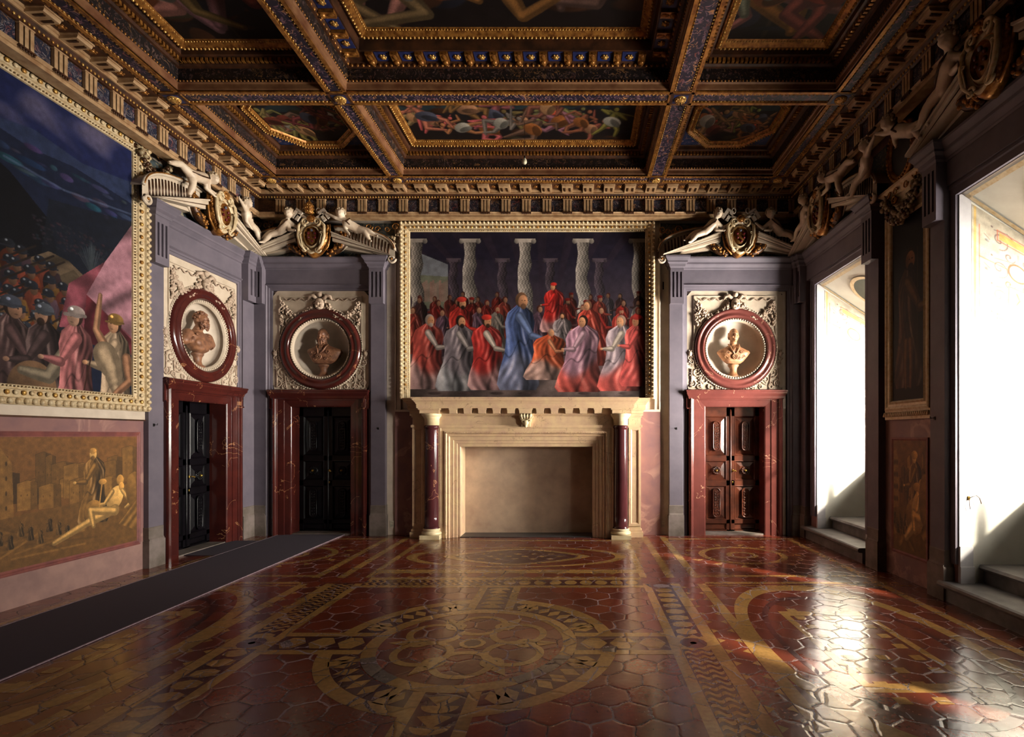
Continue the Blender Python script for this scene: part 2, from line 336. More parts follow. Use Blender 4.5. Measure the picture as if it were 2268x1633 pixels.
# ------------------------------------------------------------------ a small painter: fills arrays that become per-vertex paint
class Paint:
    def __init__(s, w, h, top, bottom, seed=1):
        s.w, s.h = w, h; s.r = np.random.RandomState(seed)
        t = np.linspace(0, 1, h)[:, None, None]
        s.c = (np.array(top)*(1-t)+np.array(bottom)*t)*np.ones((h, w, 1))
        s.Y, s.X = np.mgrid[0:h, 0:w].astype(float)
    def win(s, x0, x1, y0, y1):
        x0 = max(0, int(x0)); x1 = min(s.w, int(x1)+1); y0 = max(0, int(y0)); y1 = min(s.h, int(y1)+1)
        if x1 <= x0 or y1 <= y0: return None
        return slice(y0, y1), slice(x0, x1)
    def put(s, sl, mask, col):
        col = np.asarray(col, float); m = np.clip(mask, 0, 1)[..., None]
        s.c[sl] = s.c[sl]*(1-m)+col*m
    def ell(s, cx, cy, rx, ry, col, a=1, shade=.35, rot=0, soft=1.2):
        q = max(rx, ry)+2; sl = s.win(cx-q, cx+q, cy-q, cy+q)
        if sl is None: return
        dx, dy = s.X[sl]-cx, s.Y[sl]-cy; c, k = math.cos(rot), math.sin(rot)
        u, v = (dx*c+dy*k)/rx, (-dx*k+dy*c)/ry; d = np.sqrt(u*u+v*v)
        lit = 1-shade*np.clip(-.7*dx/max(rx, ry)+.5*dy/max(rx, ry)+.2, -.6, 1.2)
        s.put(sl, (1-d)*min(rx, ry)/soft*a if a < 1 else (1-d)*min(rx, ry)/soft, np.array(col)*lit[..., None])
    def poly(s, pts, col, a=1, folds=0, ang=0):
        xs, ys = [p[0] for p in pts], [p[1] for p in pts]
        sl = s.win(min(xs), max(xs), min(ys), max(ys))
        if sl is None: return
        X, Y = s.X[sl], s.Y[sl]; ins = np.zeros(X.shape, bool); n = len(pts)
        for i in range(n):
            x0, y0 = pts[i]; x1, y1 = pts[(i+1) % n]
            if y0 == y1: continue
            ins ^= ((Y >= min(y0, y1)) & (Y < max(y0, y1)) & (X < (x1-x0)*(Y-y0)/(y1-y0)+x0))
        colr = np.array(col)*np.ones(X.shape+(1,))
        if folds:
            ph = (X*math.cos(ang)+Y*math.sin(ang))*folds+np.sin(Y*.05+X*.03)*2
            colr = colr*(.82+.24*np.sin(ph))[..., None]
        s.put(sl, ins*a, colr)
    def line(s, pts, wd, col, a=1):
        for (x0, y0), (x1, y1) in zip(pts[:-1], pts[1:]):
            sl = s.win(min(x0, x1)-wd-1, max(x0, x1)+wd+1, min(y0, y1)-wd-1, max(y0, y1)+wd+1)
            if sl is None: continue
            X, Y = s.X[sl], s.Y[sl]; dx, dy = x1-x0, y1-y0; L = dx*dx+dy*dy+1e-9
            t = np.clip(((X-x0)*dx+(Y-y0)*dy)/L, 0, 1)
            d = np.hypot(X-x0-t*dx, Y-y0-t*dy); s.put(sl, np.clip(wd/2+.6-d, 0, 1)*a, col)
    def curl(s, cx, cy, r, turns, wd, col, dirn=1, st=0, a=.8):
        pts = [(cx+r*(1-i/30)*math.cos(st+dirn*turns*2*PI*i/30), cy+r*(1-i/30)*math.sin(st+dirn*turns*2*PI*i/30)) for i in range(30)]
        s.line(pts, wd, col, a)
    def robed(s, x, yb, h, col, lean=0, wid=.3, skin=(.72, .5, .36), hair=(.2, .13, .09), hat=None, sleeve=None, look=1, bend=0, under=None):
        sl = s.win(x-h*.6, x+h*.6, yb-h*.92, yb)
        if sl is None: return
        X, Y = s.X[sl], s.Y[sl]; t = (yb-Y)/h
        cx = x+lean*h*t+bend*h*np.sin(np.clip(t, 0, 1)*PI)
        w = np.interp(t, [0, .06, .2, .38, .55, .7, .8, .86, .9], [.9, 1.05, .95, .72, .66, .74, .62, .3, .1])*wid*h
        q = (X-cx)/w; ph = s.r.rand()*6
        f = np.sin(q*5.5+t*7+ph)*.5+np.sin(q*11+2.2*np.sin(t*6+ph))*.3
        f3 = np.sin((q*3.2+np.sin(t*9+ph)*.8)*(4+3*t)+ph*2)*np.sin(t*5+q*2+ph)
        lit = np.clip(.70-.34*q+.30*f+.16*f3, .22, 1.25)
        if under is None and wid > .26: under = [min(1, .35*c+.42) for c in col]
        bc = np.array(col)*np.ones(q.shape+(1,))
        if under is not None: m = (1/(1+np.exp(((t-.30-.10*np.sin(q*2.5+ph))*40).clip(-40, 40))))[..., None]; bc = bc*(1-m)+np.array(under)*m
        edge = np.exp(-((t-.46-.12*q-.05*np.sin(q*6+ph))/.012)**2)*.35+np.exp(-((q-.15-.35*np.sin(t*4+ph))/.07)**2)*.3*(t < .8)
        base = bc*(lit*(1-edge))[..., None]; hi = np.clip(f+.5*f3-.35, 0, 1)[..., None]
        base = base*(1-hi*.55)+(np.array([.86, .76, .70])*.6+bc*.4)*hi*.55
        s.put(sl, (1-np.abs(q))*w/1.3*(t < .9), base)
        hx = x+lean*h*.93+look*h*.01; hy = yb-h*.925; r = h*.068
        s.ell(hx, hy-r*.15, r*1.0, r*1.2, hair); s.ell(hx+look*r*.25, hy+r*.1, r*.78, r*1.05, skin)
        s.ell(hx+look*r*.55, hy-r*.05, r*.14, r*.12, [c*.3 for c in skin]); s.ell(hx+look*r*.1, hy-r*.05, r*.13, r*.1, [c*.3 for c in skin])
        s.ell(hx+look*r*.4, hy+r*.62, r*.25, r*.09, [c*.55 for c in skin])
        if s.r.rand() < .4: s.ell(hx+look*r*.3, hy+r*.85, r*.5, r*.5, hair, a=.8)
        if hat is not None: s.ell(hx, hy-r*.85, r*1.15, r*.62, hat)
        sv = sleeve or [min(1, c*1.15) for c in col]
        sx, sy = x+lean*h*.76, yb-h*.76
        ex, ey = sx+look*h*.13, yb-h*.56; wx, wy = ex+look*h*.13, ey-h*.03+h*.06*s.r.rand()
        s.nude([(sx, sy), (ex, ey)], h*.052, sv); s.nude([(ex, ey), (wx, wy)], h*.040, [c*.9 for c in sv])
        s.ell(wx+look*h*.02, wy, h*.026, h*.02, skin)
    def nude(s, pts, r, col):                  # a tapering, modelled limb
        n = max(1, len(pts)-1)
        for pas in (0, 1):
            for i, ((x0, y0), (x1, y1)) in enumerate(zip(pts[:-1], pts[1:])):
                m = int(max(3, math.hypot(x1-x0, y1-y0)/max(1, r*.35)))
                for k in range(m+1):
                    t = k/m; q = r*(1-.5*(i+t)/n)*(1+.12*math.sin(t*PI)); x, y = x0+(x1-x0)*t, y0+(y1-y0)*t
                    if pas == 0: s.ell(x, y, q, q, [c*.6 for c in col], shade=0)
                    else: s.ell(x-.22*q, y-.25*q, q*.62, q*.62, col, shade=.15, soft=max(1.2, q*.5))
    def figure(s, x, y, h, skin, robe, rot=0, seed=0):   # a sprawling or stooping figure, about h tall
        r = np.random.RandomState(seed); c, k = math.cos(rot), math.sin(rot)
        P = lambda a, b: (x+(a*c-b*k)*h, y+(a*k+b*c)*h)
        for q in range(2): s.nude([P(.06*(2*q-1), .12), P(.16*(2*q-1)+r.uniform(-.1, .1), .34), P(r.uniform(-.3, .3), .55)], h*.075, skin)
        s.nude([P(0, .14), P(0, -.16)], h*.13, skin)
        a = P(0, .08); s.ell(a[0], a[1], h*.2, h*.15, robe, rot=rot+.5); s.ell(a[0]+h*.06, a[1]+h*.05, h*.17, h*.08, [v*.6 for v in robe], rot=rot+.9)
        for q in range(2): s.nude([P(.11*(2*q-1), -.16), P(.25*(2*q-1), -.1+r.uniform(-.2, .2)), P(r.uniform(-.45, .45), -.25+r.uniform(-.2, .25))], h*.05, skin)
        b = P(r.uniform(-.05, .05), -.31); s.ell(b[0], b[1], h*.075, h*.09, [.16, .1, .07]); s.ell(b[0]+h*.015, b[1]+h*.012, h*.055, h*.068, skin)
    def grain(s, a=.05):
        s.c *= (1-a+2*a*s.r.rand(s.h, s.w, 1))
        z = s.r.rand(s.h//8+2, s.w//8+2); yy = s.Y/8; xx = s.X/8; y0 = yy.astype(int); x0 = xx.astype(int); fy = yy-y0; fx = xx-x0
        n = z[y0, x0]*(1-fy)*(1-fx)+z[y0+1, x0]*fy*(1-fx)+z[y0, x0+1]*(1-fy)*fx+z[y0+1, x0+1]*fy*fx
        s.c *= (.88+.24*n)[..., None]; s.c = np.clip(s.c, 0, 1); return s
    def mesh(s, name, P, mat, parent=None, srgb=True):
        """P(u, v) -> point for u right 0..1, v down 0..1 (bilinear corners tl, tr, bl, br)"""
        tl, tr, bl, br = [np.array(p, float) for p in P]
        w, h = s.w, s.h; u = (s.X/(w-1))[..., None]; v = (s.Y/(h-1))[..., None]
        co = (tl*(1-u)+tr*u)*(1-v)+(bl*(1-u)+br*u)*v
        me = bpy.data.meshes.new(name); me.vertices.add(w*h); me.vertices.foreach_set('co', co.reshape(-1))
        i = (np.arange(h-1)[:, None]*w+np.arange(w-1)[None]).reshape(-1)
        q = np.stack([i+w, i+w+1, i+1, i], 1).reshape(-1); nf = len(i)
        me.loops.add(nf*4); me.loops.foreach_set('vertex_index', q.astype(np.int32)); me.polygons.add(nf)
        me.polygons.foreach_set('loop_start', np.arange(0, nf*4, 4, dtype=np.int32)); me.update(calc_edges=True)
        at = me.color_attributes.new('paint', 'FLOAT_COLOR', 'POINT')
        c = s.c if not srgb else np.where(s.c <= .04045, s.c/12.92, ((s.c+.055)/1.055)**2.4)
        at.data.foreach_set('color', np.concatenate([c, np.ones((h, w, 1))], 2).reshape(-1).astype(np.float32))
        me.materials.append(M[mat]); return link(name, me, parent)

def paint_assembly():          # back wall: a robed gathering in a dark columned hall
    p = Paint(520, 366, (.10, .09, .15), (.36, .28, .27), 3); W_, H_ = 520, 366; r = p.r
    p.poly([(0, 0), (520, 0), (520, 60), (0, 60)], (.12, .10, .15))
    for k in range(9): p.poly([(k*64-40, 0), (k*64-18, 0), (260+(k*64-260)*.45+6, 150), (260+(k*64-260)*.45, 150)], (.17, .13, .17), .6)
    p.poly([(20, 45), (84, 70), (84, 150), (20, 150)], (.42, .42, .44)); p.poly([(20, 92), (84, 96), (84, 165), (20, 165)], (.38, .38, .32))
    for k in range(12): p.poly([(24+k*5, 84-3*(k % 3)+26), (29+k*5, 84-3*(k % 3)+26), (29+k*5, 150), (24+k*5, 150)], (.52-.02*(k % 4), .38, .34), .8)
    def column(x, top, bot, w, v):
        sl = p.win(x-w*2, x+w*2, top, bot); X, Y = p.X[sl], p.Y[sl]
        t = (Y-top)/(bot-top); cx = x+np.sin(t*14)*w*.22*(t > .2); ww = w*(.85+.2*np.sin(t*14+1.5)**2)*(.8+.25*t)
        q = (X-cx)/ww; lit = .75-.35*q+.22*np.sin(X*.9+np.sin(Y*.35)*3)*np.sin(Y*.7)
        p.put(sl, (1-np.abs(q))*ww, np.array(v)*lit[..., None])
        p.poly([(x-w*1.35, top-5), (x+w*1.35, top-5), (x+w*1.1, top+3), (x-w*1.1, top+3)], np.array(v)*1.05)
        p.ell(x-w*1.1, top, w*.35, w*.35, np.array(v)*.9); p.ell(x+w*1.1, top, w*.35, w*.35, np.array(v)*.8)
    for x in (96, 204, 310, 418): column(x, 62, 180, 12, (.3, .25, .28))
    for x, v in ((14, .56), (132, .6), (254, .66), (382, .62), (506, .46)): column(x, 20, 250, 17, (v, v*.92, v*.86))
    reds = [(.66, .2, .16), (.6, .17, .14), (.7, .28, .22), (.62, .24, .2), (.55, .14, .12)]
    others = [(.5, .42, .46), (.56, .5, .46), (.42, .3, .36), (.34, .2, .2)]
    for row, (yb, h, n, d) in enumerate(((212, 78, 15, .5), (232, 90, 14, .65), (262, 100, 12, .8))):
        for k in range(n):
            x = (k+.3+.5*r.rand())*W_/n
            if 210 < x < 300 and row < 2: continue
            col = reds[r.randint(5)] if r.rand() < .55 else others[r.randint(4)]
            p.robed(x, yb+r.randint(-6, 6), h, [c*d for c in col], r.uniform(-.06, .06), .24, [c*d for c in (.74, .52, .4)], [c*d for c in (.22+.3*r.rand(), .16, .12)], hat=[.62*d, .14*d, .12*d] if r.rand() < .3 else None, look=r.choice([-1, 1]))
    p.robed(318, 214, 104, (.68, .15, .13), 0, .3, hat=(.7, .16, .13), look=-1)
    p.robed(330, 262, 88, (.52, .46, .46), .1, .34, look=-1)
    p.robed(112, 292, 150, (.66, .18, .15), 0, .25, hair=(.14, .09, .07), hat=(.68, .2, .16))
    p.robed(400, 286, 138, (.72, .26, .2), -.05, .26, hair=(.34, .24, .18), look=-1)
    p.poly([(0, 300), (520, 300), (520, 366), (0, 366)], (.44, .37, .35), .92, .02)
    p.poly([(264, 292), (350, 292), (356, 318), (268, 318)], (.36, .3, .28))
    p.robed(34, 336, 158, (.72, .3, .26), .05, .3, hair=(.6, .52, .48), sleeve=(.74, .66, .62))
    p.robed(104, 340, 160, (.54, .48, .5), .04, .3, hair=(.14, .1, .08), sleeve=(.66, .6, .58))
    p.robed(176, 338, 158, (.7, .2, .18), -.06, .3, hat=(.74, .2, .16), sleeve=(.78, .7, .64))
    p.robed(238, 338, 206, (.32, .38, .56), .03, .22, under=(.52, .52, .62), hair=(.4, .28, .2), sleeve=(.44, .5, .66))
    p.robed(300, 316, 108, (.78, .34, .2), .1, .46, hair=(.58, .44, .36), sleeve=(.76, .5, .36))
    p.robed(372, 342, 162, (.66, .48, .54), .08, .32, under=(.74, .32, .28), hair=(.12, .08, .07), sleeve=(.74, .58, .62), look=-1)
    p.robed(462, 340, 160, (.6, .52, .54), .04, .3, under=(.7, .3, .27), hair=(.5, .4, .34), sleeve=(.74, .66, .6), look=-1)
    p.robed(502, 330, 150, (.72, .3, .28), 0, .26, hat=(.7, .2, .18), look=-1)
    for x in (40, 108, 178, 240, 372, 462): p.ell(x+14, 345, 18, 4, (.3, .24, .23), a=.8)
    return p.grain(.06)
def paint_battle():            # left wall: soldiers below a dark mountain landscape
    p = Paint(520, 560, (.10, .12, .26), (.12, .14, .22), 5); r = p.r
    X, Y = p.X/520, p.Y/560
    n = np.sin(X*9+Y*26+np.sin(X*13)*.8)+.6*np.sin(X*25-Y*40+2*np.sin(Y*22))
    g = np.clip((n-.0)*.8, 0, 1)*np.clip(1-Y*4.2, 0, 1); p.c = p.c*(1-g[..., None]*.8)+np.array([.40, .36, .44])*g[..., None]*.8
    p.poly([(0, 95), (120, 78), (220, 92), (300, 74), (400, 88), (520, 70), (520, 560), (0, 560)], (.15, .18, .28))
    p.poly([(0, 105), (180, 96), (300, 112), (380, 104), (520, 118), (520, 560), (0, 560)], (.09, .11, .18))
    for k in range(40):
        x, y = 520*r.rand(), 110+70*r.rand(); p.ell(x, y, 8+22*r.rand(), 3+5*r.rand(), (.10+.12*r.rand(), .15+.08*r.rand(), .24+.08*r.rand()), a=.7)
    p.poly([(0, 150), (170, 132), (260, 172), (330, 230), (360, 330), (0, 360)], (.055, .055, .075))
    p.poly([(330, 190), (520, 160), (520, 420), (300, 420)], (.08, .09, .12), .8)
    p.line([(250, 150), (360, 160), (520, 142)], 4, (.3, .34, .44), .5)
    for k in range(160): x = 300+220*r.rand(); p.ell(x, 230+50*r.rand(), 3+4*r.rand(), 3, (.1+.08*r.rand(), .13, .16), a=.7)
    p.poly([(260, 430), (270, 330), (330, 290), (370, 296), (410, 320), (440, 400), (420, 460)], (.34, .28, .22), .95, .08, 1); p.poly([(330, 345), (380, 310), (430, 350), (440, 440), (340, 440)], (.44, .37, .29), .8, .06, 1)
    for k in range(70): a = r.uniform(-.9, .9); p.line([(420, 310), (420+60*math.sin(a)*r.rand(), 240+30*abs(a)+10*r.rand())], 1, (.2, .22, .24), .6)
    for row in range(7):
        for k in range(16):
            x = (k+r.rand())*26-20; yy = 300+row*27+(x-240)*.22
            if x > 372-abs(row-3)*4: continue
            c = [(.44, .2, .12), (.3, .22, .26), (.4, .28, .14), (.2, .15, .17), (.5, .24, .18)][r.randint(5)]; d = .6+.4*row/7
            p.ell(x+3, yy+30, 20, 26, [v*d for v in c]); p.ell(x+8, yy+26, 9, 22, [v*d*1.25 for v in c], rot=.3); p.ell(x+3, yy+4, 8, 11, [v*d for v in (.5, .36, .28)])
            p.ell(x, yy-4, 12, 9, (.17*d, .18*d, .22*d)); p.line([(x-13, yy+2), (x+13, yy)], 2.5, (.12, .12, .15)); p.ell(x-4, yy-8, 3, 2.5, (.46, .47, .5))
            if r.rand() < .22: p.line([(x-30, yy+20), (x+26, yy-20)], 3.5, (.13, .1, .09))
    p.poly([(520, 165), (520, 420), (408, 352), (452, 270)], (.60, .42, .46), 1, .05, .8); p.poly([(452, 270), (408, 352), (520, 420), (520, 440), (420, 420), (350, 430), (370, 340)], (.50, .26, .30), 1, .09)
    p.poly([(408, 352), (520, 425), (520, 460), (400, 450)], (.36, .14, .17), 1, .1)
    def man(x, yb, h, c, sk, helm, look=1, arm=None, hat=False):
        p.robed(x, yb, h, c, 0, .2, sk, (.16, .11, .09), sleeve=[v*1.1 for v in c], look=look)
        hx, hy = x+look*h*.01, yb-h*.925; p.ell(hx-look*h*.01, hy-h*.045, h*.078, h*.05, helm); p.line([(hx-h*.085, hy-h*.01), (hx+h*.085, hy-h*.025)], 4 if not hat else 7, [v*.8 for v in helm]); p.ell(hx-h*.03, hy-h*.06, h*.018, h*.014, [min(1, v*2.2) for v in helm])
        if arm: p.nude(arm, h*.042, sk)
    man(200, 640, 240, (.34, .24, .16), (.5, .36, .28), (.2, .2, .24)); man(262, 640, 245, (.3, .22, .22), (.52, .38, .3), (.22, .23, .27)); man(322, 640, 245, (.26, .2, .2), (.56, .42, .34), (.26, .27, .3), -1)
    p.ell(300, 552, 46, 50, (.40, .30, .22)); p.nude([(372, 470), (330, 530), (280, 522)], 17, (.56, .50, .42))
    man(386, 640, 255, (.66, .40, .40), (.6, .46, .38), (.54, .48, .46), -1, hat=True)
    man(478, 642, 262, (.64, .54, .44), (.66, .48, .36), (.44, .33, .18), -1, [(452, 452), (430, 420), (440, 345)])
    p.nude([(452, 470), (470, 500), (480, 540)], 30, (.66, .56, .45)); p.nude([(506, 470), (514, 520), (470, 556)], 13, (.62, .44, .33)); p.line([(420, 470), (400, 560)], 3, (.2, .12, .1))
    return p.grain(.06)
def paint_mono(w=440, h=330, seed=8, figs=True):   # brown monochrome scene with ruins and reclining figures
    p = Paint(w, h, (.47, .31, .15), (.42, .27, .13), seed); r = p.r
    Q = lambda v: (.74*v+.09, .54*v+.05, .27*v+.02)
    for k in range(24):
        x = r.rand()*w; b = h*(.42+.2*k/24); hh = h*(.08+.24*r.rand()); ww = w*(.06+.09*r.rand()); v = .3+.5*r.rand()
        q = [(x, b), (x, b-hh), (x+ww*.5, b-hh-7), (x+ww, b-hh), (x+ww, b)]; p.poly(q, Q(v), .85); p.poly([(x+ww*.65, b), (x+ww*.65, b-hh-3), (x+ww, b-hh), (x+ww, b)], Q(v*.55), .7); p.line(q, 1, Q(.1), .5)
        for j in range(3): p.ell(x+ww*(.2+.3*j), b-hh*.55, 1.6, 4, Q(.2), a=.8, shade=0)
    p.poly([(0, h*.1), (w*.1, h*.08), (w*.16, h*.2), (w*.17, h*.6), (0, h*.62)], Q(.62), .8)
    for j in range(4):
        for i in range(3): p.ell(w*(.03+.05*i), h*(.2+.11*j), 3, 7, Q(.25), shade=0)
    p.poly([(0, h*.62), (w, h*.5), (w, h), (0, h)], Q(.45), .8)
    for k in range(14): p.line([(r.rand()*w*.6, h*(.62+.3*r.rand())), (r.rand()*w*.7, h*(.66+.3*r.rand()))], 5, Q(.3+.5*r.rand()), .5)
    for k in range(9): p.robed(w*(.04+.055*k), h*(.76+.04*(k % 3)), h*.12, Q(.34+.14*(k % 2)), .04, .24, Q(.6), Q(.3), look=1 if k % 2 else -1)
    sk = (.9, .68, .38)
    p.robed(w*.66, h*.76, h*.66, Q(.62), .02, .22, sk, Q(.5), sleeve=Q(.72), look=-1)
    p.ell(w*.655, h*.125, 12, 9, Q(.95)); p.ell(w*.66, h*.66, 32, 36, Q(.7))
    p.ell(w*.82, h*.56, 26, 40, sk, rot=.5); p.ell(w*.86, h*.40, 13, 17, Q(.95)); p.ell(w*.87, h*.46, 10, 14, Q(1.1))
    p.nude([(w*.82, h*.66), (w*.62, h*.74), (w*.4, h*.86)], 15, sk); p.nude([(w*.82, h*.68), (w*.64, h*.64), (w*.66, h*.78)], 14, sk)
    p.nude([(w*.8, h*.5), (w*.74, h*.6), (w*.7, h*.6)], 8, sk); p.nude([(w*.88, h*.5), (w*.95, h*.62), (w*.9, h*.66)], 8, sk)
    p.line([(w*.7, h*.62), (w*.72, h*.42)], 3, Q(.9)); p.ell(w*.725, h*.4, 14, 9, Q(.9))
    p.ell(w*.95, h*.5, 20, 50, Q(.6), a=.9); p.poly([(w*.85, h*.8), (w, h*.6), (w, h*.9)], Q(.75), .7, .2, .7)
    return p.grain(.09)
def paint_standing(seed=2, w=110, h=420, col=(.3, .2, .15)):
    p = Paint(w, h, (.07, .06, .06), (.09, .06, .05), seed)
    p.robed(w*.5, h*.93, h*.74, col, 0, .15, (.46, .3, .2), (.12, .08, .06), sleeve=(.4, .28, .2))
    sk = (.44, .29, .2); p.nude([(w*.45, h*.68), (w*.42, h*.8), (w*.44, h*.93)], 9, sk); p.nude([(w*.58, h*.68), (w*.6, h*.8), (w*.58, h*.93)], 9, sk)
    p.line([(w*.8, h*.2), (w*.78, h*.93)], 2, (.2, .14, .09)); return p.grain(.08)
def paint_ceiling(seed, w=200, h=110, bright=1.0):
    p = Paint(w, h, (.10, .09, .10), (.08, .06, .06), seed); r = p.r
    p.poly([(0, h*.1), (w, h*.05), (w, h*.35), (0, h*.4)], (.14, .2, .22), .7)
    for k in range(40): p.ell(w*r.rand(), h*r.rand(), h*.12*r.rand()+2, h*.08*r.rand()+2, [(.2, .12, .08), (.1, .1, .13), (.16, .14, .1)][r.randint(3)], a=.6)
    pal = [(.74, .28, .2), (.78, .56, .38), (.62, .36, .18), (.7, .66, .6), (.44, .2, .16), (.72, .5, .36), (.3, .3, .36)]
    n = max(7, int(w/15))
    for k in range(n):
        x, y = w*(.05+.9*((k*.618+seed*.37) % 1)), h*(.34+.42*r.rand()); c = pal[r.randint(len(pal))]; sk = [v*(.6+.4*r.rand()) for v in [(.66, .45, .32), (.7, .52, .38), (.56, .36, .24)][r.randint(3)]]
        p.figure(x, y, h*(.52+.2*r.rand()), sk, [v*.8 for v in c], r.uniform(-1.7, 1.7), seed*50+k)
    return p.grain(.08)
def paint_jamb(seed=1, w=170, h=420, top=None):
    p = Paint(w, h, (.70, .65, .57), (.74, .70, .63), seed); r = p.r
    dk, rd, oc, gr = (.46, .38, .36), (.76, .36, .24), (.82, .64, .30), (.56, .54, .52)
    p.line([(6, 0), (6, h)], 4, oc, .7); p.line([(14, 30), (14, h)], 1.5, rd, .7); p.line([(w-14, 30), (w-14, h)], 1.5, rd, .7)
    m = w/2
    for k, y in enumerate(range(30, h-20, 56)):
        for sg in (-1, 1):
            p.curl(m+sg*34, y+10, 18, 1.4, 2, dk, sg, PI/2, .75); p.curl(m+sg*16, y+34, 11, 1.2, 2, rd if k % 2 else dk, -sg, 0, .7)
            p.line([(m, y), (m+sg*20, y-12), (m+sg*44, y-6)], 1.6, dk, .7); p.ell(m+sg*56, y+22, 6, 3.5, gr, a=.8); p.line([(m+sg*52, y+18), (m+sg*62, y+12)], 2, dk, .6)
            p.ell(m+sg*48, y-10, 2.5, 2.5, dk, a=.9)
        if k % 3 == 0: p.poly([(m-34, y-6), (m+34, y-6), (m+34, y+8), (m-34, y+8)], oc, .8); p.line([(m-38, y-9), (m+38, y-9), (m+38, y+11), (m-38, y+11), (m-38, y-9)], 2, rd, .7)
        elif k % 3 == 1:
            p.ell(m, y+4, 20, 20, rd, a=.9, shade=0); p.ell(m, y+4, 16, 16, (.84, .84, .76), shade=.1); p.line([(14, y+4), (m-20, y+4)], 2, rd, .6); p.line([(m+20, y+4), (w-14, y+4)], 2, rd, .6)
        else:
            p.poly([(m-15, y-16), (m+15, y-16), (m+15, y+20), (m-15, y+20)], (.62, .6, .56)); p.line([(m-17, y-18), (m+17, y-18), (m+17, y+22), (m-17, y+22), (m-17, y-18)], 3, dk)
            p.nude([(m-2, y-8), (m+3, y+4), (m-3, y+16)], 2.5, oc)
        p.line([(m, y+20), (m, y+44)], 1.4, dk, .6)
    p.line([(0, h-8), (w, h-8)], 3, oc, .8)
    return p.grain(.03)
# ------------------------------------------------------------------ room shell
BL = Bay(-4.73, YB, 0); BR = Bay(2.888, YB, 0); FP = Bay(-.925, YB, 0)
LW = Bay(XL, 8.58, PI/2); LP = Bay(XL, 5.0, PI/2)
WIN = [Bay(XR, y, -PI/2) for y in (8.54, 5.05, 1.56, -1.93)]
Y0 = -3.9                                    # wall behind the camera
def wall(name, bay, u0, u1, holes, mat, H=6.75):
    """plane y=0 with pockets (u0, u1, z1, depth or None for open)"""
    b = MB(); x = u0
    for a, c, z, d in sorted(holes):
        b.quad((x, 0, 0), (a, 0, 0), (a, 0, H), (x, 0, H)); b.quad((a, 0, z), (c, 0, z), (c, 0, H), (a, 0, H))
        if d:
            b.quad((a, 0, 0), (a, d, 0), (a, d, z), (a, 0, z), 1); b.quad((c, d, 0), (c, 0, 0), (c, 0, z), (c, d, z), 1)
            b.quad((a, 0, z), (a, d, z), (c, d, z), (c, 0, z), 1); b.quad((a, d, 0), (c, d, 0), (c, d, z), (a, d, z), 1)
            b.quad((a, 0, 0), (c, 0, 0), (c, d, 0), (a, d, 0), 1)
        x = c
    b.quad((x, 0, 0), (u1, 0, 0), (u1, 0, H), (x, 0, H))
    # outer thickness keeps daylight out
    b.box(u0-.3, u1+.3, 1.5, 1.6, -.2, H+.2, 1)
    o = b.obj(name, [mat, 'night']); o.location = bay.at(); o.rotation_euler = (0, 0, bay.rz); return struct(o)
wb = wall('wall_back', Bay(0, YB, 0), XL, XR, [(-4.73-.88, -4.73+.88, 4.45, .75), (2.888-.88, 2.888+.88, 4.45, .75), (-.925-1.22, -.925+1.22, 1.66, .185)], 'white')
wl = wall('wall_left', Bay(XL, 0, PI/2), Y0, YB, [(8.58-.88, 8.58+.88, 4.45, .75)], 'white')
b = MB(); b.quad((XL, Y0, 0), (XR, Y0, 0), (XR, Y0, 6.75), (XL, Y0, 6.75)); o = b.obj('wall_front', 'outer'); struct(o)
# right wall with four deep window embrasures
OPW, ZT, XG = .82, 4.47, 1.18                # half width, head height, depth of the glass
def right_wall():
    b = MB(); H = 6.75; u = -YB                # local u = -Y, origin at Y=0
    c = sorted([-w.y for w in WIN])
    for k in c:
        a, d = k-OPW, k+OPW
        b.quad((u, 0, 0), (a, 0, 0), (a, 0, H), (u, 0, H)); b.quad((a, 0, ZT), (d, 0, ZT), (d, 0, H), (a, 0, H)); u = d
    b.quad((u, 0, 0), (-Y0, 0, 0), (-Y0, 0, H), (u, 0, H))
    o = b.obj('wall_right', ['pink', 'white']); o.location = (XR, 0, 0); o.rotation_euler = (0, 0, -PI/2); struct(o)
    e = MB(); u = -YB-.3
    for k in c:                                # thick masonry between the windows
        a, d = k-OPW, k+OPW
        e.box(u, a-.001, .02, 1.45, -.2, H+.2); e.box(a-.001, d+.001, XG-.02, 1.45, -.2, 1.36)
        e.prism_x([(.02, ZT+.02), (XG, 3.72), (1.45, 3.72), (1.45, H+.2), (.02, H+.2)], a-.001, d+.001); u = d
    e.box(u+.001, -Y0+.3, .02, 1.45, -.2, H+.2)
    fix(e.obj('masonry', 'jambwhite', o))
right_wall()
b = MB(); b.box(XL-.2, XR+1.5, Y0-.2, YB+.9, 6.72, 6.9); struct(b.obj('ceiling', 'brown'))
# pink marbled dados of the end wall and the left wall
b = MB()
for a, c in ((-2.44, -1.9), (1.9, 2.44)):
    b.box(a, c, -.03, 0, 0, 2.27); b.box(a, c, -.05, 0, 2.27, 2.31, 1)
b.obj('marbled_dado', ['pink', 'white'], wb).location = (-.925, 0, 0)
b = MB(); b.box(-9, 7.39, -.03, 0, 0, 2.03); b.box(-9, 7.39, -.05, 0, 2.03, 2.16, 1); b.box(-9, 7.39, -.06, 0, 2.03, 2.05, 2)
b.box(-9, 7.39, -.035, 0, 0, .38, 3)
b.obj('marbled_dado', ['pink', 'white', 'wood', plain('rubbed_pink_plaster', (158, 122, 112), (136, 104, 98), 5, .7)], wl)

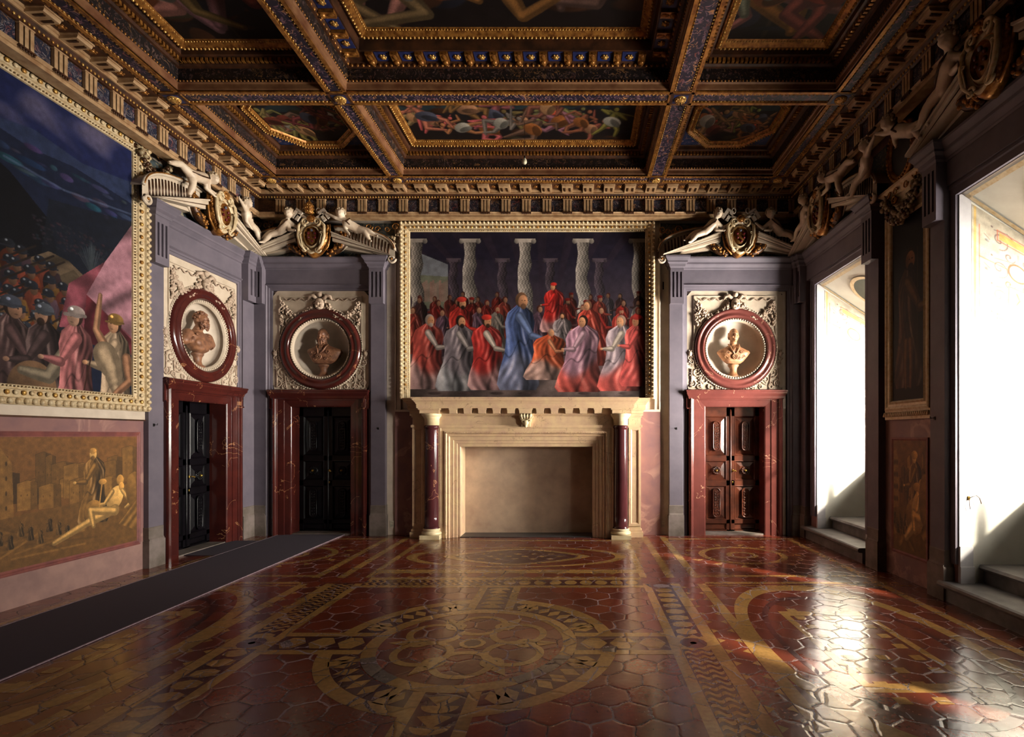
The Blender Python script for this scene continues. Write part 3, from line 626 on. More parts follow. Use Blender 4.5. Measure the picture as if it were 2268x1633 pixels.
# ------------------------------------------------------------------ floor with inlaid tiles
def floor():
    b = MB(); b.quad((XL, Y0, 0), (XR+1.3, Y0, 0), (XR+1.3, YB, 0), (XL, YB, 0), 0)
    lay = [.0006]
    def poly(pts, m=1):
        b.add([(x, y, lay[0]) for x, y in pts], [tuple(range(len(pts)))], m)
    def rect(x0, x1, y0, y1, m=1): poly([(x0, y0), (x1, y0), (x1, y1), (x0, y1)], m)
    def ring(cx, cy, r0, r1, m=1, sx=1, sy=1, n=72, a0=0, a1=2*PI, pw=1):
        def pt(r, a):
            c, s_ = math.cos(a), math.sin(a)
            return (cx+sx*r*math.copysign(abs(c)**pw, c), cy+sy*r*math.copysign(abs(s_)**pw, s_))
        for i in range(n):
            p, q = a0+(a1-a0)*i/n, a0+(a1-a0)*(i+1)/n
            poly([pt(r0, p), pt(r1, p), pt(r1, q), pt(r0, q)], m)
    cx, cy = -.93, 4.73
    # great central roundel
    ring(cx, cy, .93, 1.16, 2); lay[0] = .0010
    ring(cx, cy, 1.15, 1.27); ring(cx, cy, .80, .92)
    for i in range(48):
        a = 2*PI*(i+.5)/48; c, s = math.cos(a), math.sin(a)
        if min(abs(c), abs(s)) < .20: continue
        P = lambda r, t: (cx+r*c-t*s, cy+r*s+t*c)
        poly([P(.94, 0), P(1.04, .058), P(1.14, 0), P(1.04, -.058)])
    for i in range(8):
        a = PI/8+PI/4*i; c, s = math.cos(a), math.sin(a); P = lambda r, t: (cx+r*c-t*s, cy+r*s+t*c)
        if i % 2 == 0 or True: poly([P(.92, -.03), P(1.16, -.05), P(1.16, .05), P(.92, .03)])
    for i in range(6):                         # chain of loops inside the roundel
        a = PI/3*i+PI/6; x, y = cx+.44*math.cos(a), cy+.44*math.sin(a)
        lay[0] = .0010+.0001*i; ring(x, y, .20, .265, 1, n=28)
    lay[0] = .0018
    for i in range(6):
        a = PI/3*i; x, y = cx+.47*math.cos(a), cy+.47*math.sin(a); ring(x, y, .05, .10, 1, n=14)
        poly([(cx+.60*math.cos(a-.1), cy+.60*math.sin(a-.1)), (cx+.75*math.cos(a), cy+.75*math.sin(a)), (cx+.60*math.cos(a+.1), cy+.60*math.sin(a+.1)), (cx+.55*math.cos(a), cy+.55*math.sin(a))])
    ring(cx, cy, .0, .075, 2, n=10); ring(cx, cy, .075, .12, 1, n=10)
    lay[0] = .0020; ring(cx, cy, .80, .92, 3, a0=PI*1.12, a1=PI*1.32, n=8); ring(cx, cy, .80, .92, 3, a0=PI*1.68, a1=PI*1.90, n=8); ring(cx, cy, 1.15, 1.27, 3, a0=-.16, a1=-.06, n=3)
    # arms of the cross with lozenges
    lay[0] = .0010
    for sx, sy in ((1, 0), (-1, 0), (0, 1), (0, -1)):
        P = lambda d, t: (cx+sx*d-sy*t, cy+sy*d+sx*t)
        lay[0] = .0012; poly([P(.93, -.16), P(1.73, -.16), P(1.73, .16), P(.93, .16)], 2); lay[0] = .0014
        for t in (-.2, .2): poly([P(.9, t-.045), P(1.73, t-.045), P(1.73, t+.045), P(.9, t+.045)])
        for k in range(3):
            d = 1.07+.26*k
            if sx: poly([P(d-.12, 0), P(d-.05, .12), P(d+.05, .12), P(d+.12, 0), P(d+.05, -.12), P(d-.05, -.12)])
            else:
                n = 12; poly([P(d+.03, 0)]+[P(d+.03+.10*math.sin(PI*j/n), .13*math.cos(PI*j/n)) for j in range(n+1)][::1])
                poly([P(d+.03, .02), P(d-.09, .12), P(d-.11, 0), P(d-.09, -.12), P(d+.03, -.02)])
    # quadruple border around the square, four sides
    def border(O, A, B, L0, L1, kind):
        """O origin, A along, B outward; L0..L1 extent along"""
        P = lambda a, c: (O[0]+A[0]*a+B[0]*c, O[1]+A[1]*a+B[1]*c)
        R_ = lambda a0, a1, c0, c1, m=1: poly([P(a0, c0), P(a1, c0), P(a1, c1), P(a0, c1)], m)
        lay[0] = .0006; R_(L0, L1, 1.82, 2.07, 2)
        lay[0] = .0010
        for c0, c1 in ((1.73, 1.82), (2.07, 2.18), (2.40, 2.51)): R_(L0, L1, c0, c1)
        n = int((L1-L0)/.2); a = L0
        while a < L1-.1:
            mid = a+.1
            if kind(mid) == 'hex':
                poly([P(mid-.075, 1.92), P(mid-.04, 1.85), P(mid+.04, 1.85), P(mid+.075, 1.92), P(mid+.075, 1.97), P(mid+.04, 2.04), P(mid-.04, 2.04), P(mid-.075, 1.97)]); a += .19
            else:
                for col in (1.83, 1.95):
                    pts = []; n = 6
                    for j in range(n+1): pts.append(P(a+.025*math.sin(2*PI*j/n)+.03, col+.115*j/n))
                    for j in range(n, -1, -1): pts.append(P(a+.025*math.sin(2*PI*j/n)+.075, col+.115*j/n))
                    for j in range(n): poly([pts[j], pts[j+1], pts[2*n-j], pts[2*n+1-j]])
                a += .09
        a = L0                                   # lens tiles between the outer strips
        lay[0] = .0008
        while a < L1:
            poly([P(a-.05, 2.19), P(a+.05, 2.19), P(a, 2.25)]); poly([P(a-.05, 2.39), P(a+.05, 2.39), P(a, 2.33)]); a += .24
    far = lambda a: 'hex' if a > 0.3 else 'wave'
    border((cx, cy), (0, 1), (1, 0), -4.5, 1.9, lambda a: 'hex' if a > .25 else 'wave')
    border((cx, cy), (0, 1), (-1, 0), -4.5, 1.9, lambda a: 'wave' if a > .25 else 'hex')
    border((cx, cy), (1, 0), (0, 1), -1.73, 1.73, lambda a: 'hex' if a > 0 else 'wave')
    border((cx, cy), (1, 0), (0, -1), -1.73, 1.73, lambda a: 'hex')
    lay[0] = .0016
    for sx in (-1, 1):                          # rosettes where the arms meet the border
        x = cx+sx*1.95; rect(x-.14, x+.14, cy-.14, cy+.14); lay[0] = .0018; ring(x, cy, 0, .12, 2, n=12); ring(x, cy, 0, .03, 1, n=8); lay[0] = .0016
        x0, x1 = sorted((cx+sx*2.51, cx+sx*5)); rect(x0, x1, cy+1.73+.06, cy+1.82)
    # strips running to the end wall and across
    lay[0] = .0010
    for sx in (-1, 1):
        for c0, c1 in ((1.73, 1.82), (2.07, 2.18), (2.40, 2.51)):
            x0, x1 = sorted((cx+sx*c0, cx+sx*c1)); rect(x0, x1, 6.9, 9.7)
        x0, x1 = sorted((cx+sx*2.51, cx+sx*4.9))
        rect(x0, x1, 6.62, 6.70); rect(x0, x1, 6.95, 7.03); rect(x0, x1, 9.45, 9.53)
    rect(cx-1.73, cx+1.73, 7.24, 7.32); rect(cx-1.73, cx+1.73, 9.3, 9.38)
    ring(cx, 8.12, .90, 1.0, 1, 1.66, .68); ring(cx, 8.12, .0, .52, 2, 1.9, .95, pw=1.6); lay[0] = .0012; ring(cx, 8.12, .84, 1.0, 1, 1.12, .56, pw=1.5)
    for i in range(5):
        for j in range(3):
            x, y = cx+(i-2)*.26+(.13 if j % 2 else 0), 8.12+(j-1)*.16
            poly([(x, y-.05), (x+.07, y), (x, y+.05), (x-.07, y)])
    # side bays
    for sx in (-1, 1):
        X = cx+sx*3.45
        lay[0] = .0009; ring(X, 8.22, .56, .66, 1, 1, .9); ring(X, 8.22, .16, .24, 1, 1, .9)
        for k in range(14):
            a = 2*PI*k/14; c, s = math.cos(a), math.sin(a); poly([(X+.7*c, 8.22+.63*s), (X+.86*c-.06*s, 8.22+.77*s+.06*c), (X+.9*c+.06*s, 8.22+.8*s-.06*c)])
        ring(X, 4.7, .88, 1.0, 1, .98, 1.85, pw=.9); ring(X, 4.7, .70, .75, 2, .98, 1.85, pw=.9)
        lay[0] = .0011; ring(X, 4.7, .84, 1.0, 1, .62, 1.25, n=4, a0=PI/4, a1=2*PI+PI/4)
        lay[0] = .0016
        for k in range(9):
            for j in range(3): x, y = X+(j-1)*.28, 3.7+k*.24; poly([(x-.05, y-.05), (x+.05, y-.05), (x+.05, y+.05), (x-.05, y+.05)])
        lay[0] = .0013; x0, x1 = sorted((X+sx*1.16, X+sx*1.26)); rect(x0, x1, 0, 9.4)
    o = b.obj('floor', ['tile_red', 'tile_yellow', 'tile_plum', 'tile_grey'])
    return struct(fix(o))
def flip_up(o):                                # all floor faces look up
    import bmesh
    m = bmesh.new(); m.from_mesh(o.data)
    for f in m.faces:
        if f.normal.z < 0: f.normal_flip()
    m.to_mesh(o.data); m.free()
fl = floor(); flip_up(fl)
b = MB(); b.box(-5.5, -4.3, -1.5, 9.87, .004, .012); r = b.obj('carpet_runner', 'carpet')
rn = thing('carpet_runner', 'long plum-grey carpet runner laid along the left wall to the dark far door', 'carpet', (-4.9, 4.2, 0))
bpy.data.objects.remove(r)
b = MB(); b.box(-.6, .6, -5.7, 5.68, .003, .012); b.obj('pile', 'carpet', rn)
for s in (-1, 1): b = MB(); b.box(s*.6-.006, s*.6+.006, -5.7, 5.68, .003, .014); b.obj('bound_edge', 'carpetedge', rn)
rn = thing('carpet_strip', 'short piece of plum-grey carpet leading to the door in the left wall', 'carpet', (-5.85, 8.73, 0))
b = MB(); b.box(-.42, .34, -.57, .57, .003, .011); b.obj('pile', 'carpet', rn)

# ------------------------------------------------------------------ windows
for i, w in enumerate(WIN):
    root = bpy.data.objects.new('window_%d' % (i+1), None); COL.objects.link(root); root.location = w.at(); root.rotation_euler = (0, 0, w.rz); struct(root)
    b = MB(); b.frame(-OPW, OPW, 1.36, 3.73, [(0, XG-.08), (.07, XG-.08), (.09, XG-.02), (.09, XG+.02), (0, XG+.02)])
    b.box(-.03, .03, XG-.05, XG+.01, 1.4, 3.7); b.box(-.75, .75, XG-.04, XG, 2.6, 2.65); fix(b.obj('window_frame', 'wood', root))
    b = MB(); b.box(-.74, .74, XG-.02, XG-.014, 1.44, 3.66); b.obj('glass_pane', 'glass', root)
    b = MB()                                   # stone lining of the opening
    b.frame(-OPW-.14, OPW+.14, .42, ZT+.14, [(0, 0), (0, -.05), (.05, -.06), (.06, -.04), (.14, -.035), (.14, .0), (.146, .001)], True)
    fix(b.obj('stone_surround', 'stone', root))
    b = MB()
    for s in (-1, 1): b.box(s*OPW, s*(OPW-.012), 0, .13, .0, ZT); b.box(s*OPW, s*(OPW-.03), -.002, .14, .0, .62); b.box(s*OPW, s*(OPW-.04), -.004, .15, .0, .40)
    b.obj('jamb_stone', plain('pale_jamb_stone', (196, 190, 190), (180, 174, 176), 5, .5) if i == 0 else bpy.data.materials['pale_jamb_stone'], root)
    if i < 3:
        P = paint_jamb(i+1); s = -1; x = s*(OPW-.004)
        P.mesh('jamb_painting', [(x, .14, ZT-.1), (x, XG-.03, 3.74), (x, .14, 1.92), (x, XG-.03, 1.92)], 'fresco', root)
        b = MB(); y0, y1 = .03, XG-.02
        for k, (a, c) in enumerate(((.02, .06), (.94, .98))):
            p = lambda u, t: (u, y0+(y1-y0)*t, ZT-.004+(3.716-ZT)*t)
            b.quad(p(-OPW+.02, a), p(OPW-.02, a), p(OPW-.02, c), p(-OPW+.02, c), 0)
        for a, c in ((-OPW+.02, -OPW+.07), (OPW-.07, OPW-.02)): b.quad(p(a, .02), p(c, .02), p(c, .98), p(a, .98), 0)
        b.obj('soffit_moulding', 'goldwhite', root)
        b = MB(); n = 40; L = []
        for r_ in (.42, .36):
            L.append([(r_*math.cos(2*PI*j/n), .6+r_*1.05*math.sin(2*PI*j/n)*.86, ZT-.008-(.6+r_*1.05*math.sin(2*PI*j/n)*.86-.03)*.654) for j in range(n)])
        b.loops(L, m=1); b.add([(x, y, z-.001) for x, y, z in L[1]], [tuple(range(n))], 0)
        b.obj('soffit_medallion', [plain('dark_green_medallion', (34, 46, 34), (22, 30, 24), 4, .5), 'goldwhite'], root)
    if i > 1: continue
    st = w.thing('window_step', ['lower worn stone step below the window beside the rosy door', 'lower worn stone step at the near window, cut by the right edge', 'lower stone step of the window behind the right edge', 'lower stone step of the window behind the camera'][i], 'step', z=0)
    b = MB(); n = 8
    prof = [(.26, 0), (-.12, 0), (-.12, .15)]+[(-.16+.035*math.cos(PI/2+PI*j/n), .185+.035*math.sin(-PI/2+PI*j/n)*1) for j in range(n+1)]+[(.26, .22)]
    prof = [(.26, 0), (-.10, 0), (-.10, .15), (-.15, .155), (-.165, .18), (-.16, .205), (-.14, .22), (.26, .22)]
    b.prism_x(prof, -OPW-.28 if i == 0 else -OPW-.12, OPW-.03 if i != 0 else OPW+.05); fix(b.obj('slab', 'step', st))
    st = w.thing('window_step', ['upper stone step in the window recess beside the rosy door', 'upper dark stone step in the near window recess at the right edge', 'upper stone step of the window behind the right edge', 'upper stone step of the window behind the camera'][i], 'step', z=0)
    b = MB(); b.prism_x([(XG-.01, .0), (.27, 0), (.27, .36), (.23, .365), (.215, .39), (.23, .42), (XG-.01, .42)], -OPW+.005, OPW-.005); fix(b.obj('slab', 'step', st))

# ------------------------------------------------------------------ painted cornice running round the room
def cornice(name, bay, u0, u1, t0, n, label):
    root = bpy.data.objects.new(name, None); COL.objects.link(root); root.location = bay.at(); root.rotation_euler = (0, 0, bay.rz); struct(root)
    b = MB(); b.prism_x([(-.15, 5.74), (-.31, 5.74), (-.31, 5.78), (-.325, 5.785), (-.325, 5.80), (-.345, 5.82), (-.15, 5.82)], u0, u1); b.obj('architrave', 'cream', root)
    b = MB(); b.box(u0, u1, -.30, -.15, 5.82, 6.05); b.obj('frieze_ground', 'brown', root)
    b = MB(); b.prism_x([(-.15, 6.05), (-.33, 6.05), (-.36, 6.07), (-.36, 6.09), (-.385, 6.12), (-.15, 6.12)], u0, u1)
    k = int((u1-u0)/.05)
    for i in range(k): b.ball((u0+(i+.5)*.05, -.362, 6.075), (.017, .014, .018), 1, 5, 3)
    b.obj('bead_moulding', ['wood', 'gold2'], root)
    b = MB(); b.prism_x([(-.15, 6.12), (-.405, 6.12), (-.405, 6.155), (-.42, 6.16), (-.42, 6.19), (-.15, 6.19)], u0, u1); b.obj('bed_moulding', 'cream', root)
    b = MB(); b.prism_x([(0, 6.19), (-.64, 6.19), (-.64, 6.2), (-.66, 6.215), (-.66, 6.23), (0, 6.23)], u0, u1, 0)
    k = int((u1-u0)/.06)
    for i in range(k): b.ball((u0+(i+.5)*.06, -.655, 6.198), (.02, .02, .016), 1, 5, 3)
    b.obj('corona', ['wood', 'gold'], root)
    t = MB(); t.box(-.078, .078, -.31, -.30, 5.82, 6.05, 1)
    for q in (-.056, 0, .056): t.box(q-.019, q+.019, -.345, -.30, 5.825, 6.035, 0)
    t.box(-.082, .082, -.35, -.30, 6.035, 6.05, 0); t.box(-.085, .085, -.36, -.30, 5.80, 5.815, 1)
    for j in range(6): t.lathe_z([(.006, 5.80), (.011, 5.775)], -.07+j*.028, -.352, 5, 1)
    tm = None; md = MB()
    md.prism_x([(-.40, 6.13), (-.60, 6.14), (-.61, 6.16), (-.61, 6.19), (-.40, 6.19)], -.09, .09)
    for q in (-.045, .045): md.box(q-.014, q+.014, -.57, -.46, 6.126, 6.14, 1)
    md.box(-.10, .10, -.625, -.40, 6.175, 6.19, 0); mm = None; rs = MB()
    rs.ball((0, -.52, 6.185), (.03, .03, .018), 0, 8, 4)
    for q in range(6): rs.ball((.035*math.cos(q*PI/3), -.52+.035*math.sin(q*PI/3), 6.186), (.018, .018, .008), 0, 5, 3)
    rm = None
    for i in range(n):
        u = t0+i*.366
        if u > u1-.1: break
        if tm is None: o = t.obj('triglyph', ['cream', 'wood'], root, (u, 0, 0)); tm = o.data
        else: link('triglyph', tm, root, (u, 0, 0))
        if mm is None: o = md.obj('modillion', ['cream', 'brown'], root, (u, 0, 0)); mm = o.data
        else: link('modillion', mm, root, (u, 0, 0))
        if rm is None: rm = rs.obj('rosette', 'gold', root, (u+.183, 0, 0)).data
        else: link('rosette', rm, root, (u+.183, 0, 0))
        b = MB(); b.box(u+.083, u+.283, -.308, -.30, 5.83, 6.04); b.obj('metope', 'metope', root)
cornice('trim_1', Bay(0, YB, 0), XL, XR, -5.31, 26, '')
cornice('trim_2', Bay(XL, 0, PI/2), Y0, YB, 9.18-.366*24, 25, '')
cornice('trim_3', Bay(XR, 0, -PI/2), -YB, -Y0, -9.18, 26, '')

# ------------------------------------------------------------------ ceiling beams and coffers
ZB = 6.20
XS = [(-5.08, -3.21), (-2.94, 1.167), (1.486, 3.28)]
YS = [(7.067, 9.005), (3.25, 6.80), (-3.1, 3.0)]
def beam(label, x0, x1, y0, y1, crossings=(), group=None):
    cx, cy = (x0+x1)/2, (y0+y1)/2; along_x = (x1-x0) > (y1-y0); L = (x1-x0) if along_x else (y1-y0); w = (y1-y0) if along_x else (x1-x0)
    t = thing('ceiling_beam', label, 'beam', (cx, cy, ZB), 0 if along_x else PI/2, group)
    b = MB(); b.box(-L/2, L/2, -w/2, w/2, .012, .5); b.obj('timber', 'wood', t)
    b = MB()
    for s in (-1, 1): b.prism_x([(s*w/2, .02), (s*w/2, -.012), (s*(w/2-.045), -.012), (s*(w/2-.055), .012)], -L/2, L/2)
    fix(b.obj('gilded_edge', 'gold', t))
    b = MB(); n = int(L/.05)
    for s in (-1, 1):
        for i in range(n): b.ball((-L/2+(i+.5)*.05, s*(w/2-.062), .002), (.017, .012, .014), 0, 5, 3)
    b.obj('bead_row', 'gold2', t)
    b = MB(); b.box(-L/2, L/2, -w/2+.07, w/2-.07, .004, .012); b.obj('painted_band', 'band', t)
    for c in crossings:
        q = MB(); q.box(c-w/2, c+w/2, -w/2+.02, w/2-.02, -.014, .004, 1); q.box(c-w/2+.04, c+w/2-.04, -w/2+.05, w/2-.05, -.017, -.013, 2)
        q.lathe_z([(.001, -.06), (.03, -.055), (.05, -.04), (.075, -.03), (.08, -.014)], c, 0, 16, 0)
        for k in range(10): q.ball((c+.055*math.cos(k*PI/5), .055*math.sin(k*PI/5), -.035), (.02, .02, .014), 0, 6, 3)
        q.obj('rosette_boss', ['gold2', 'wood', 'blue'], t)
    return t
ax = lambda x0, x1: (x0+x1)/2
xl, xr = -5.36, 3.52; mid = (xl+xr)/2
cr = [ax(-5.36, -5.08)-mid, ax(-3.21, -2.94)-mid, ax(1.167, 1.486)-mid, ax(3.28, 3.52)-mid]
beam('gilded cross beam with painted underside hard against the far wall cornice', xl, xr, 9.005, 9.246, cr)
tb = beam('gilded cross beam between the far coffers and the deep central coffer', xl, xr, 6.80, 7.067, cr)
beam('gilded cross beam nearest the camera', xl, xr, 3.0, 3.25, cr)
for a, c, lb in ((-5.36, -5.08, 'shadowed border beam along the left wall cornice'), (-3.21, -2.94, 'long gilded beam left of the central coffers'), (1.167, 1.486, 'long gilded beam with scrolling figures right of the central coffers'), (3.28, 3.52, 'dark border beam along the window wall cornice')):
    beam(lb, a, c, Y0+.3, 9.005)
b = MB(); c = cr[2]; b.tube([(c, 0, -.06), (c, 0, -.10)], .006, 0); b.tube([(c+.03*math.cos(k*PI/6), 0, -.13+.03*math.sin(k*PI/6)) for k in range(13)], .006, 0)
b.obj('hanging_ring', 'iron', tb)
def dentils(b, x0, x1, y0, y1, z0, z1, step, d, m=0, fill=.6):
    for s in (0, 1):
        n = int((x1-x0)/step)
        for i in range(n):
            x = x0+(i+.5)*(x1-x0)/n; y = (y0, y1)[s]; q = d if s == 0 else -d; b.box(x-step*fill/2, x+step*fill/2, y, y+q, z0, z1, m)
        n = int((y1-y0)/step)
        for i in range(n):
            y = y0+(i+.5)*(y1-y0)/n; x = (x0, x1)[s]; q = d if s == 0 else -d; b.box(x, x+q, y-step*fill/2, y+step*fill/2, z0, z1, m)
def beads(b, x0, x1, y0, y1, z, step, r, m=0):
    for s in (0, 1):
        n = int((x1-x0)/step)
        for i in range(n): b.ball((x0+(i+.5)*(x1-x0)/n, (y0, y1)[s], z), (step*.36, r, r), m, 5, 3)
        n = int((y1-y0)/step)
        for i in range(n): b.ball(((x0, x1)[s], y0+(i+.5)*(y1-y0)/n, z), (r, step*.36, r), m, 5, 3)
def coffer(label, X, Y, kind, seed):
    x0, x1 = X; y0, y1 = Y; cx, cy = (x0+x1)/2, (y0+y1)/2; x0 -= cx; x1 -= cx; y0 -= cy; y1 -= cy
    t = thing('ceiling_coffer', label, 'coffer', (cx, cy, ZB)); Z = lambda z: z-ZB
    b = MB(); b.tiers(x0, x1, y0, y1, [(0, Z(6.2)), (0, Z(6.22)), (.012, Z(6.225)), (.012, Z(6.285)), (.03, Z(6.30))]); beads(b, x0+.03, x1-.03, y0+.03, y1-.03, Z(6.315), .045, .014, 1); b.obj('inner_fascia', ['woodpink', 'gold'], t)
    b = MB(); b.tiers(x0, x1, y0, y1, [(.03, Z(6.30)), (.03, Z(6.47))]); b.obj('painted_frieze', 'frieze', t)
    if kind == 'deep':
        b = MB(); b.tiers(x0, x1, y0, y1, [(.03, Z(6.47)), (.06, Z(6.475)), (.07, Z(6.51)), (.08, Z(6.53)), (.27, Z(6.53)), (.27, Z(6.54)), (.28, Z(6.66)), (.30, Z(6.665))])
        beads(b, x0+.06, x1-.06, y0+.06, y1-.06, Z(6.49), .07, .022, 1); b.obj('bed_moulding', ['wood', 'gold'], t)
        g = MB(); n = int((x1-x0-.3)/.31); cs = None
        c = MB(); c.box(-.045, .045, .08, .25, Z(6.49), Z(6.53), 0); c.ball((0, .10, Z(6.49)), (.04, .05, .03), 0, 8, 5); c.ball((0, .2, Z(6.50)), (.035, .06, .02), 0, 8, 5); c.spiral(0, .1, Z(6.47), .03, .005, 1, .01, .01)
        r = MB(); r.box(-.09, .09, .09, .25, Z(6.522), Z(6.528), 1); r.ball((0, .17, Z(6.51)), (.03, .03, .02), 0, 8, 4)
        for k in range(6): r.ball((.032*math.cos(k*PI/3), .17+.032*math.sin(k*PI/3), Z(6.515)), (.018, .018, .01), 0, 6, 3)
        cm = rm = None
        for side in range(4):
            L = (x1-x0) if side % 2 == 0 else (y1-y0); n = int((L-.5)/.305)
            for i in range(n+1):
                u = (i-n/2)*.305; rz = side*PI/2
                hx, hy = ((0, y0), (x1, 0), (0, y1), (x0, 0))[side]
                # local frame: +y points to the coffer centre
                loc = (hx+u*math.cos(rz), hy+u*math.sin(rz), 0)
                for kind_ in (0, 1):
                    if kind_ and i == n: continue
                    lo = loc if not kind_ else (loc[0]+.1525*math.cos(rz), loc[1]+.1525*math.sin(rz), 0)
                    if kind_ == 0:
                        if cm is None: o = c.obj('acanthus_console', 'gold', t); cm = o.data
                        else: o = link('acanthus_console', cm, t)
                    else:
                        if rm is None: o = r.obj('coffer_rosette', ['gold2', 'blue'], t); rm = o.data
                        else: o = link('coffer_rosette', rm, t)
                    o.location = lo; o.rotation_euler = (0, 0, rz)
        s, zf, zp = .30, 6.665, 6.69; fw = .13
    else:
        b = MB(); b.tiers(x0, x1, y0, y1, [(.03, Z(6.47)), (.06, Z(6.475)), (.08, Z(6.495)), (.085, Z(6.54)), (.15, Z(6.545)), (.17, Z(6.55)), (.18, Z(6.60)), (.20, Z(6.605))]); dentils(b, x0+.085, x1-.085, y0+.085, y1-.085, Z(6.497), Z(6.543), .055, .045, 1); b.obj('bed_moulding', ['wood', 'gold'], t)
        s, zf, zp = .20, 6.605, 6.63; fw = .12
    X0, X1, Y0_, Y1 = x0+s, x1-s, y0+s, y1-s
    if kind == 'oct':
        b = MB(); b.quad((X0, Y0_, Z(6.612)), (X0, Y1, Z(6.612)), (X1, Y1, Z(6.612)), (X1, Y0_, Z(6.612))); b.obj('painted_spandrels', 'spandrel', t)
        rx, ry = (X1-X0)/2*1.0, (Y1-Y0_)/2*1.0; b = MB(); c8 = 1/math.cos(PI/8)
        def lp(k, z): return [(rx*k*c8*math.cos(PI/8+i*PI/4), ry*k*c8*math.sin(PI/8+i*PI/4), Z(z)) for i in range(8)]
        b.loops([lp(1.0, 6.61), lp(.99, 6.56), lp(.95, 6.545), lp(.91, 6.57), lp(.88, 6.555), lp(.84, 6.575), lp(.82, 6.60)])
        for kk, zz in ((.965, 6.546), (.86, 6.556)):
            P = lp(kk, zz)
            for i in range(8):
                a, c = Vector(P[i]), Vector(P[(i+1) % 8]); n = int((c-a).length/.042)
                for j in range(n): b.ball(tuple(a.lerp(c, (j+.5)/n)), (.015, .015, .018), 1, 5, 3)
        b.obj('gilded_octagon_frame', ['gold', 'gold2'], t)
        P = paint_ceiling(seed, 150, 150); o = P.mesh('painted_panel', [(X0*.8, Y0_*.8, Z(6.598)), (X1*.8, Y0_*.8, Z(6.598)), (X0*.8, Y1*.8, Z(6.598)), (X1*.8, Y1*.8, Z(6.598))], 'oil', t)
        # cut the canvas to the octagon
        import bmesh
        m = bmesh.new(); m.from_mesh(o.data)
        dead = [f for f in m.faces if max(abs(f.calc_center_median().x)/rx, abs(f.calc_center_median().y)/ry, (abs(f.calc_center_median().x)/rx+abs(f.calc_center_median().y)/ry)/1.4142) > .83]
        bmesh.ops.delete(m, geom=dead, context='FACES'); m.to_mesh(o.data); m.free()
    else:
        b = MB(); b.tiers(x0, x1, y0, y1, [(s, Z(zf)), (s+.01, Z(zf-.02)), (s+.05, Z(zf-.03)), (s+.09, Z(zf-.005)), (s+fw, Z(zp))])
        beads(b, x0+s+.035, x1-s-.035, y0+s+.035, y1-s-.035, Z(zf-.03), .05, .02, 1); beads(b, x0+s+fw-.02, x1-s-fw+.02, y0+s+fw-.02, y1-s-fw+.02, Z(zp-.015), .035, .012, 1)
        b.obj('gilded_frame', ['gold', 'gold2'], t)
        q = s+fw; W_ = 260 if (x1-x0) > 3 else 120
        P = paint_ceiling(seed, W_, int(W_*(y1-y0-2*q)/(x1-x0-2*q)))
        P.mesh('painted_panel', [(x0+q, y0+q, Z(zp)), (x1-q, y0+q, Z(zp)), (x0+q, y1-q, Z(zp)), (x1-q, y1-q, Z(zp))], 'oil', t)
coffer('shadowed octagonal painted coffer at the far left of the ceiling', XS[0], YS[0], 'oct', 11)
coffer('long rectangular painted coffer in the middle of the far row', XS[1], YS[0], 'rect', 21)
coffer('brightly lit gilded octagonal painted coffer at the far right', XS[2], YS[0], 'oct', 14)
coffer('dark rectangular coffer at the left of the near row', XS[0], YS[1], 'rect', 15)
coffer('deep central coffer with acanthus consoles and blue rosette fields', XS[1], YS[1], 'deep', 16)
coffer('rectangular coffer with gilded rim at the right of the near row', XS[2], YS[1], 'rect', 17)

t = thing('pendant_bulb', 'small milk-white glass bulb hanging below the far middle coffer', 'lamp', (-.815, 8.2, 6.03))
b = MB(); b.lathe_z([(.001, -.045), (.022, -.04), (.034, -.02), (.036, 0), (.028, .025), (.014, .045), (.012, .05)], n=16); b.obj('glass_bulb', 'lampglass', t)
b = MB(); b.lathe_z([(.014, .045), (.014, .075), (.006, .085)], n=12); b.obj('socket', 'iron', t)
b = MB(); b.tube([(0, 0, .08), (0, 0, .6)], .003); b.obj('cord', 'iron', t)
# ------------------------------------------------------------------ grey stone order
def pilaster(bay, u0, u1, label, wl_=.055, wr=.055, cap=True):
    uc = (u0+u1)/2; h = (u1-u0)/2; t = bay.thing('pilaster', label, 'pilaster', uc)
    b = MB(); b.box(-h, h, -.10, .02, .56, 4.23); b.obj('shaft', 'stone', t)
    b = MB(); b.box(-h-.02, h+.02, -.125, .02, 0, .375); b.prism_x([(.02, .375), (-.12, .375), (-.12, .39), (-.108, .41), (-.108, .55), (-.10, .56), (.02, .56)], -h-.008, h+.008); b.obj('plinth', 'stonebase', t)
    if not cap: return t
    b = MB(); b.box(-h, h, -.165, .02, 4.23, 4.87); g = (2*h)/7
    b.box(-h, h, -.195, -.165, 4.23, 4.34); b.box(-h, h, -.195, -.165, 4.80, 4.87)
    for k in range(4): b.box(-h+2*k*g, -h+(2*k+1)*g, -.195, -.165, 4.34, 4.80)
    b.obj('fluted_block', 'stone', t)
    b = MB()
    L = []
    for e, z in ((0, 4.87), (.01, 4.885), (.02, 4.89), (.03, 4.93), (.055, 4.955), (.06, 4.96), (.06, 4.985), (.09, 5.03), (.10, 5.04), (.10, 5.07)):
        a, c = -h-e*wl_/.055, h+e*wr/.055; y = -.195-e; L.append([(a, y, z), (c, y, z), (c, .02, z), (a, .02, z)])
    b.loops(L, cap0=True, cap1=True); b.obj('capital', 'stone', t); return t
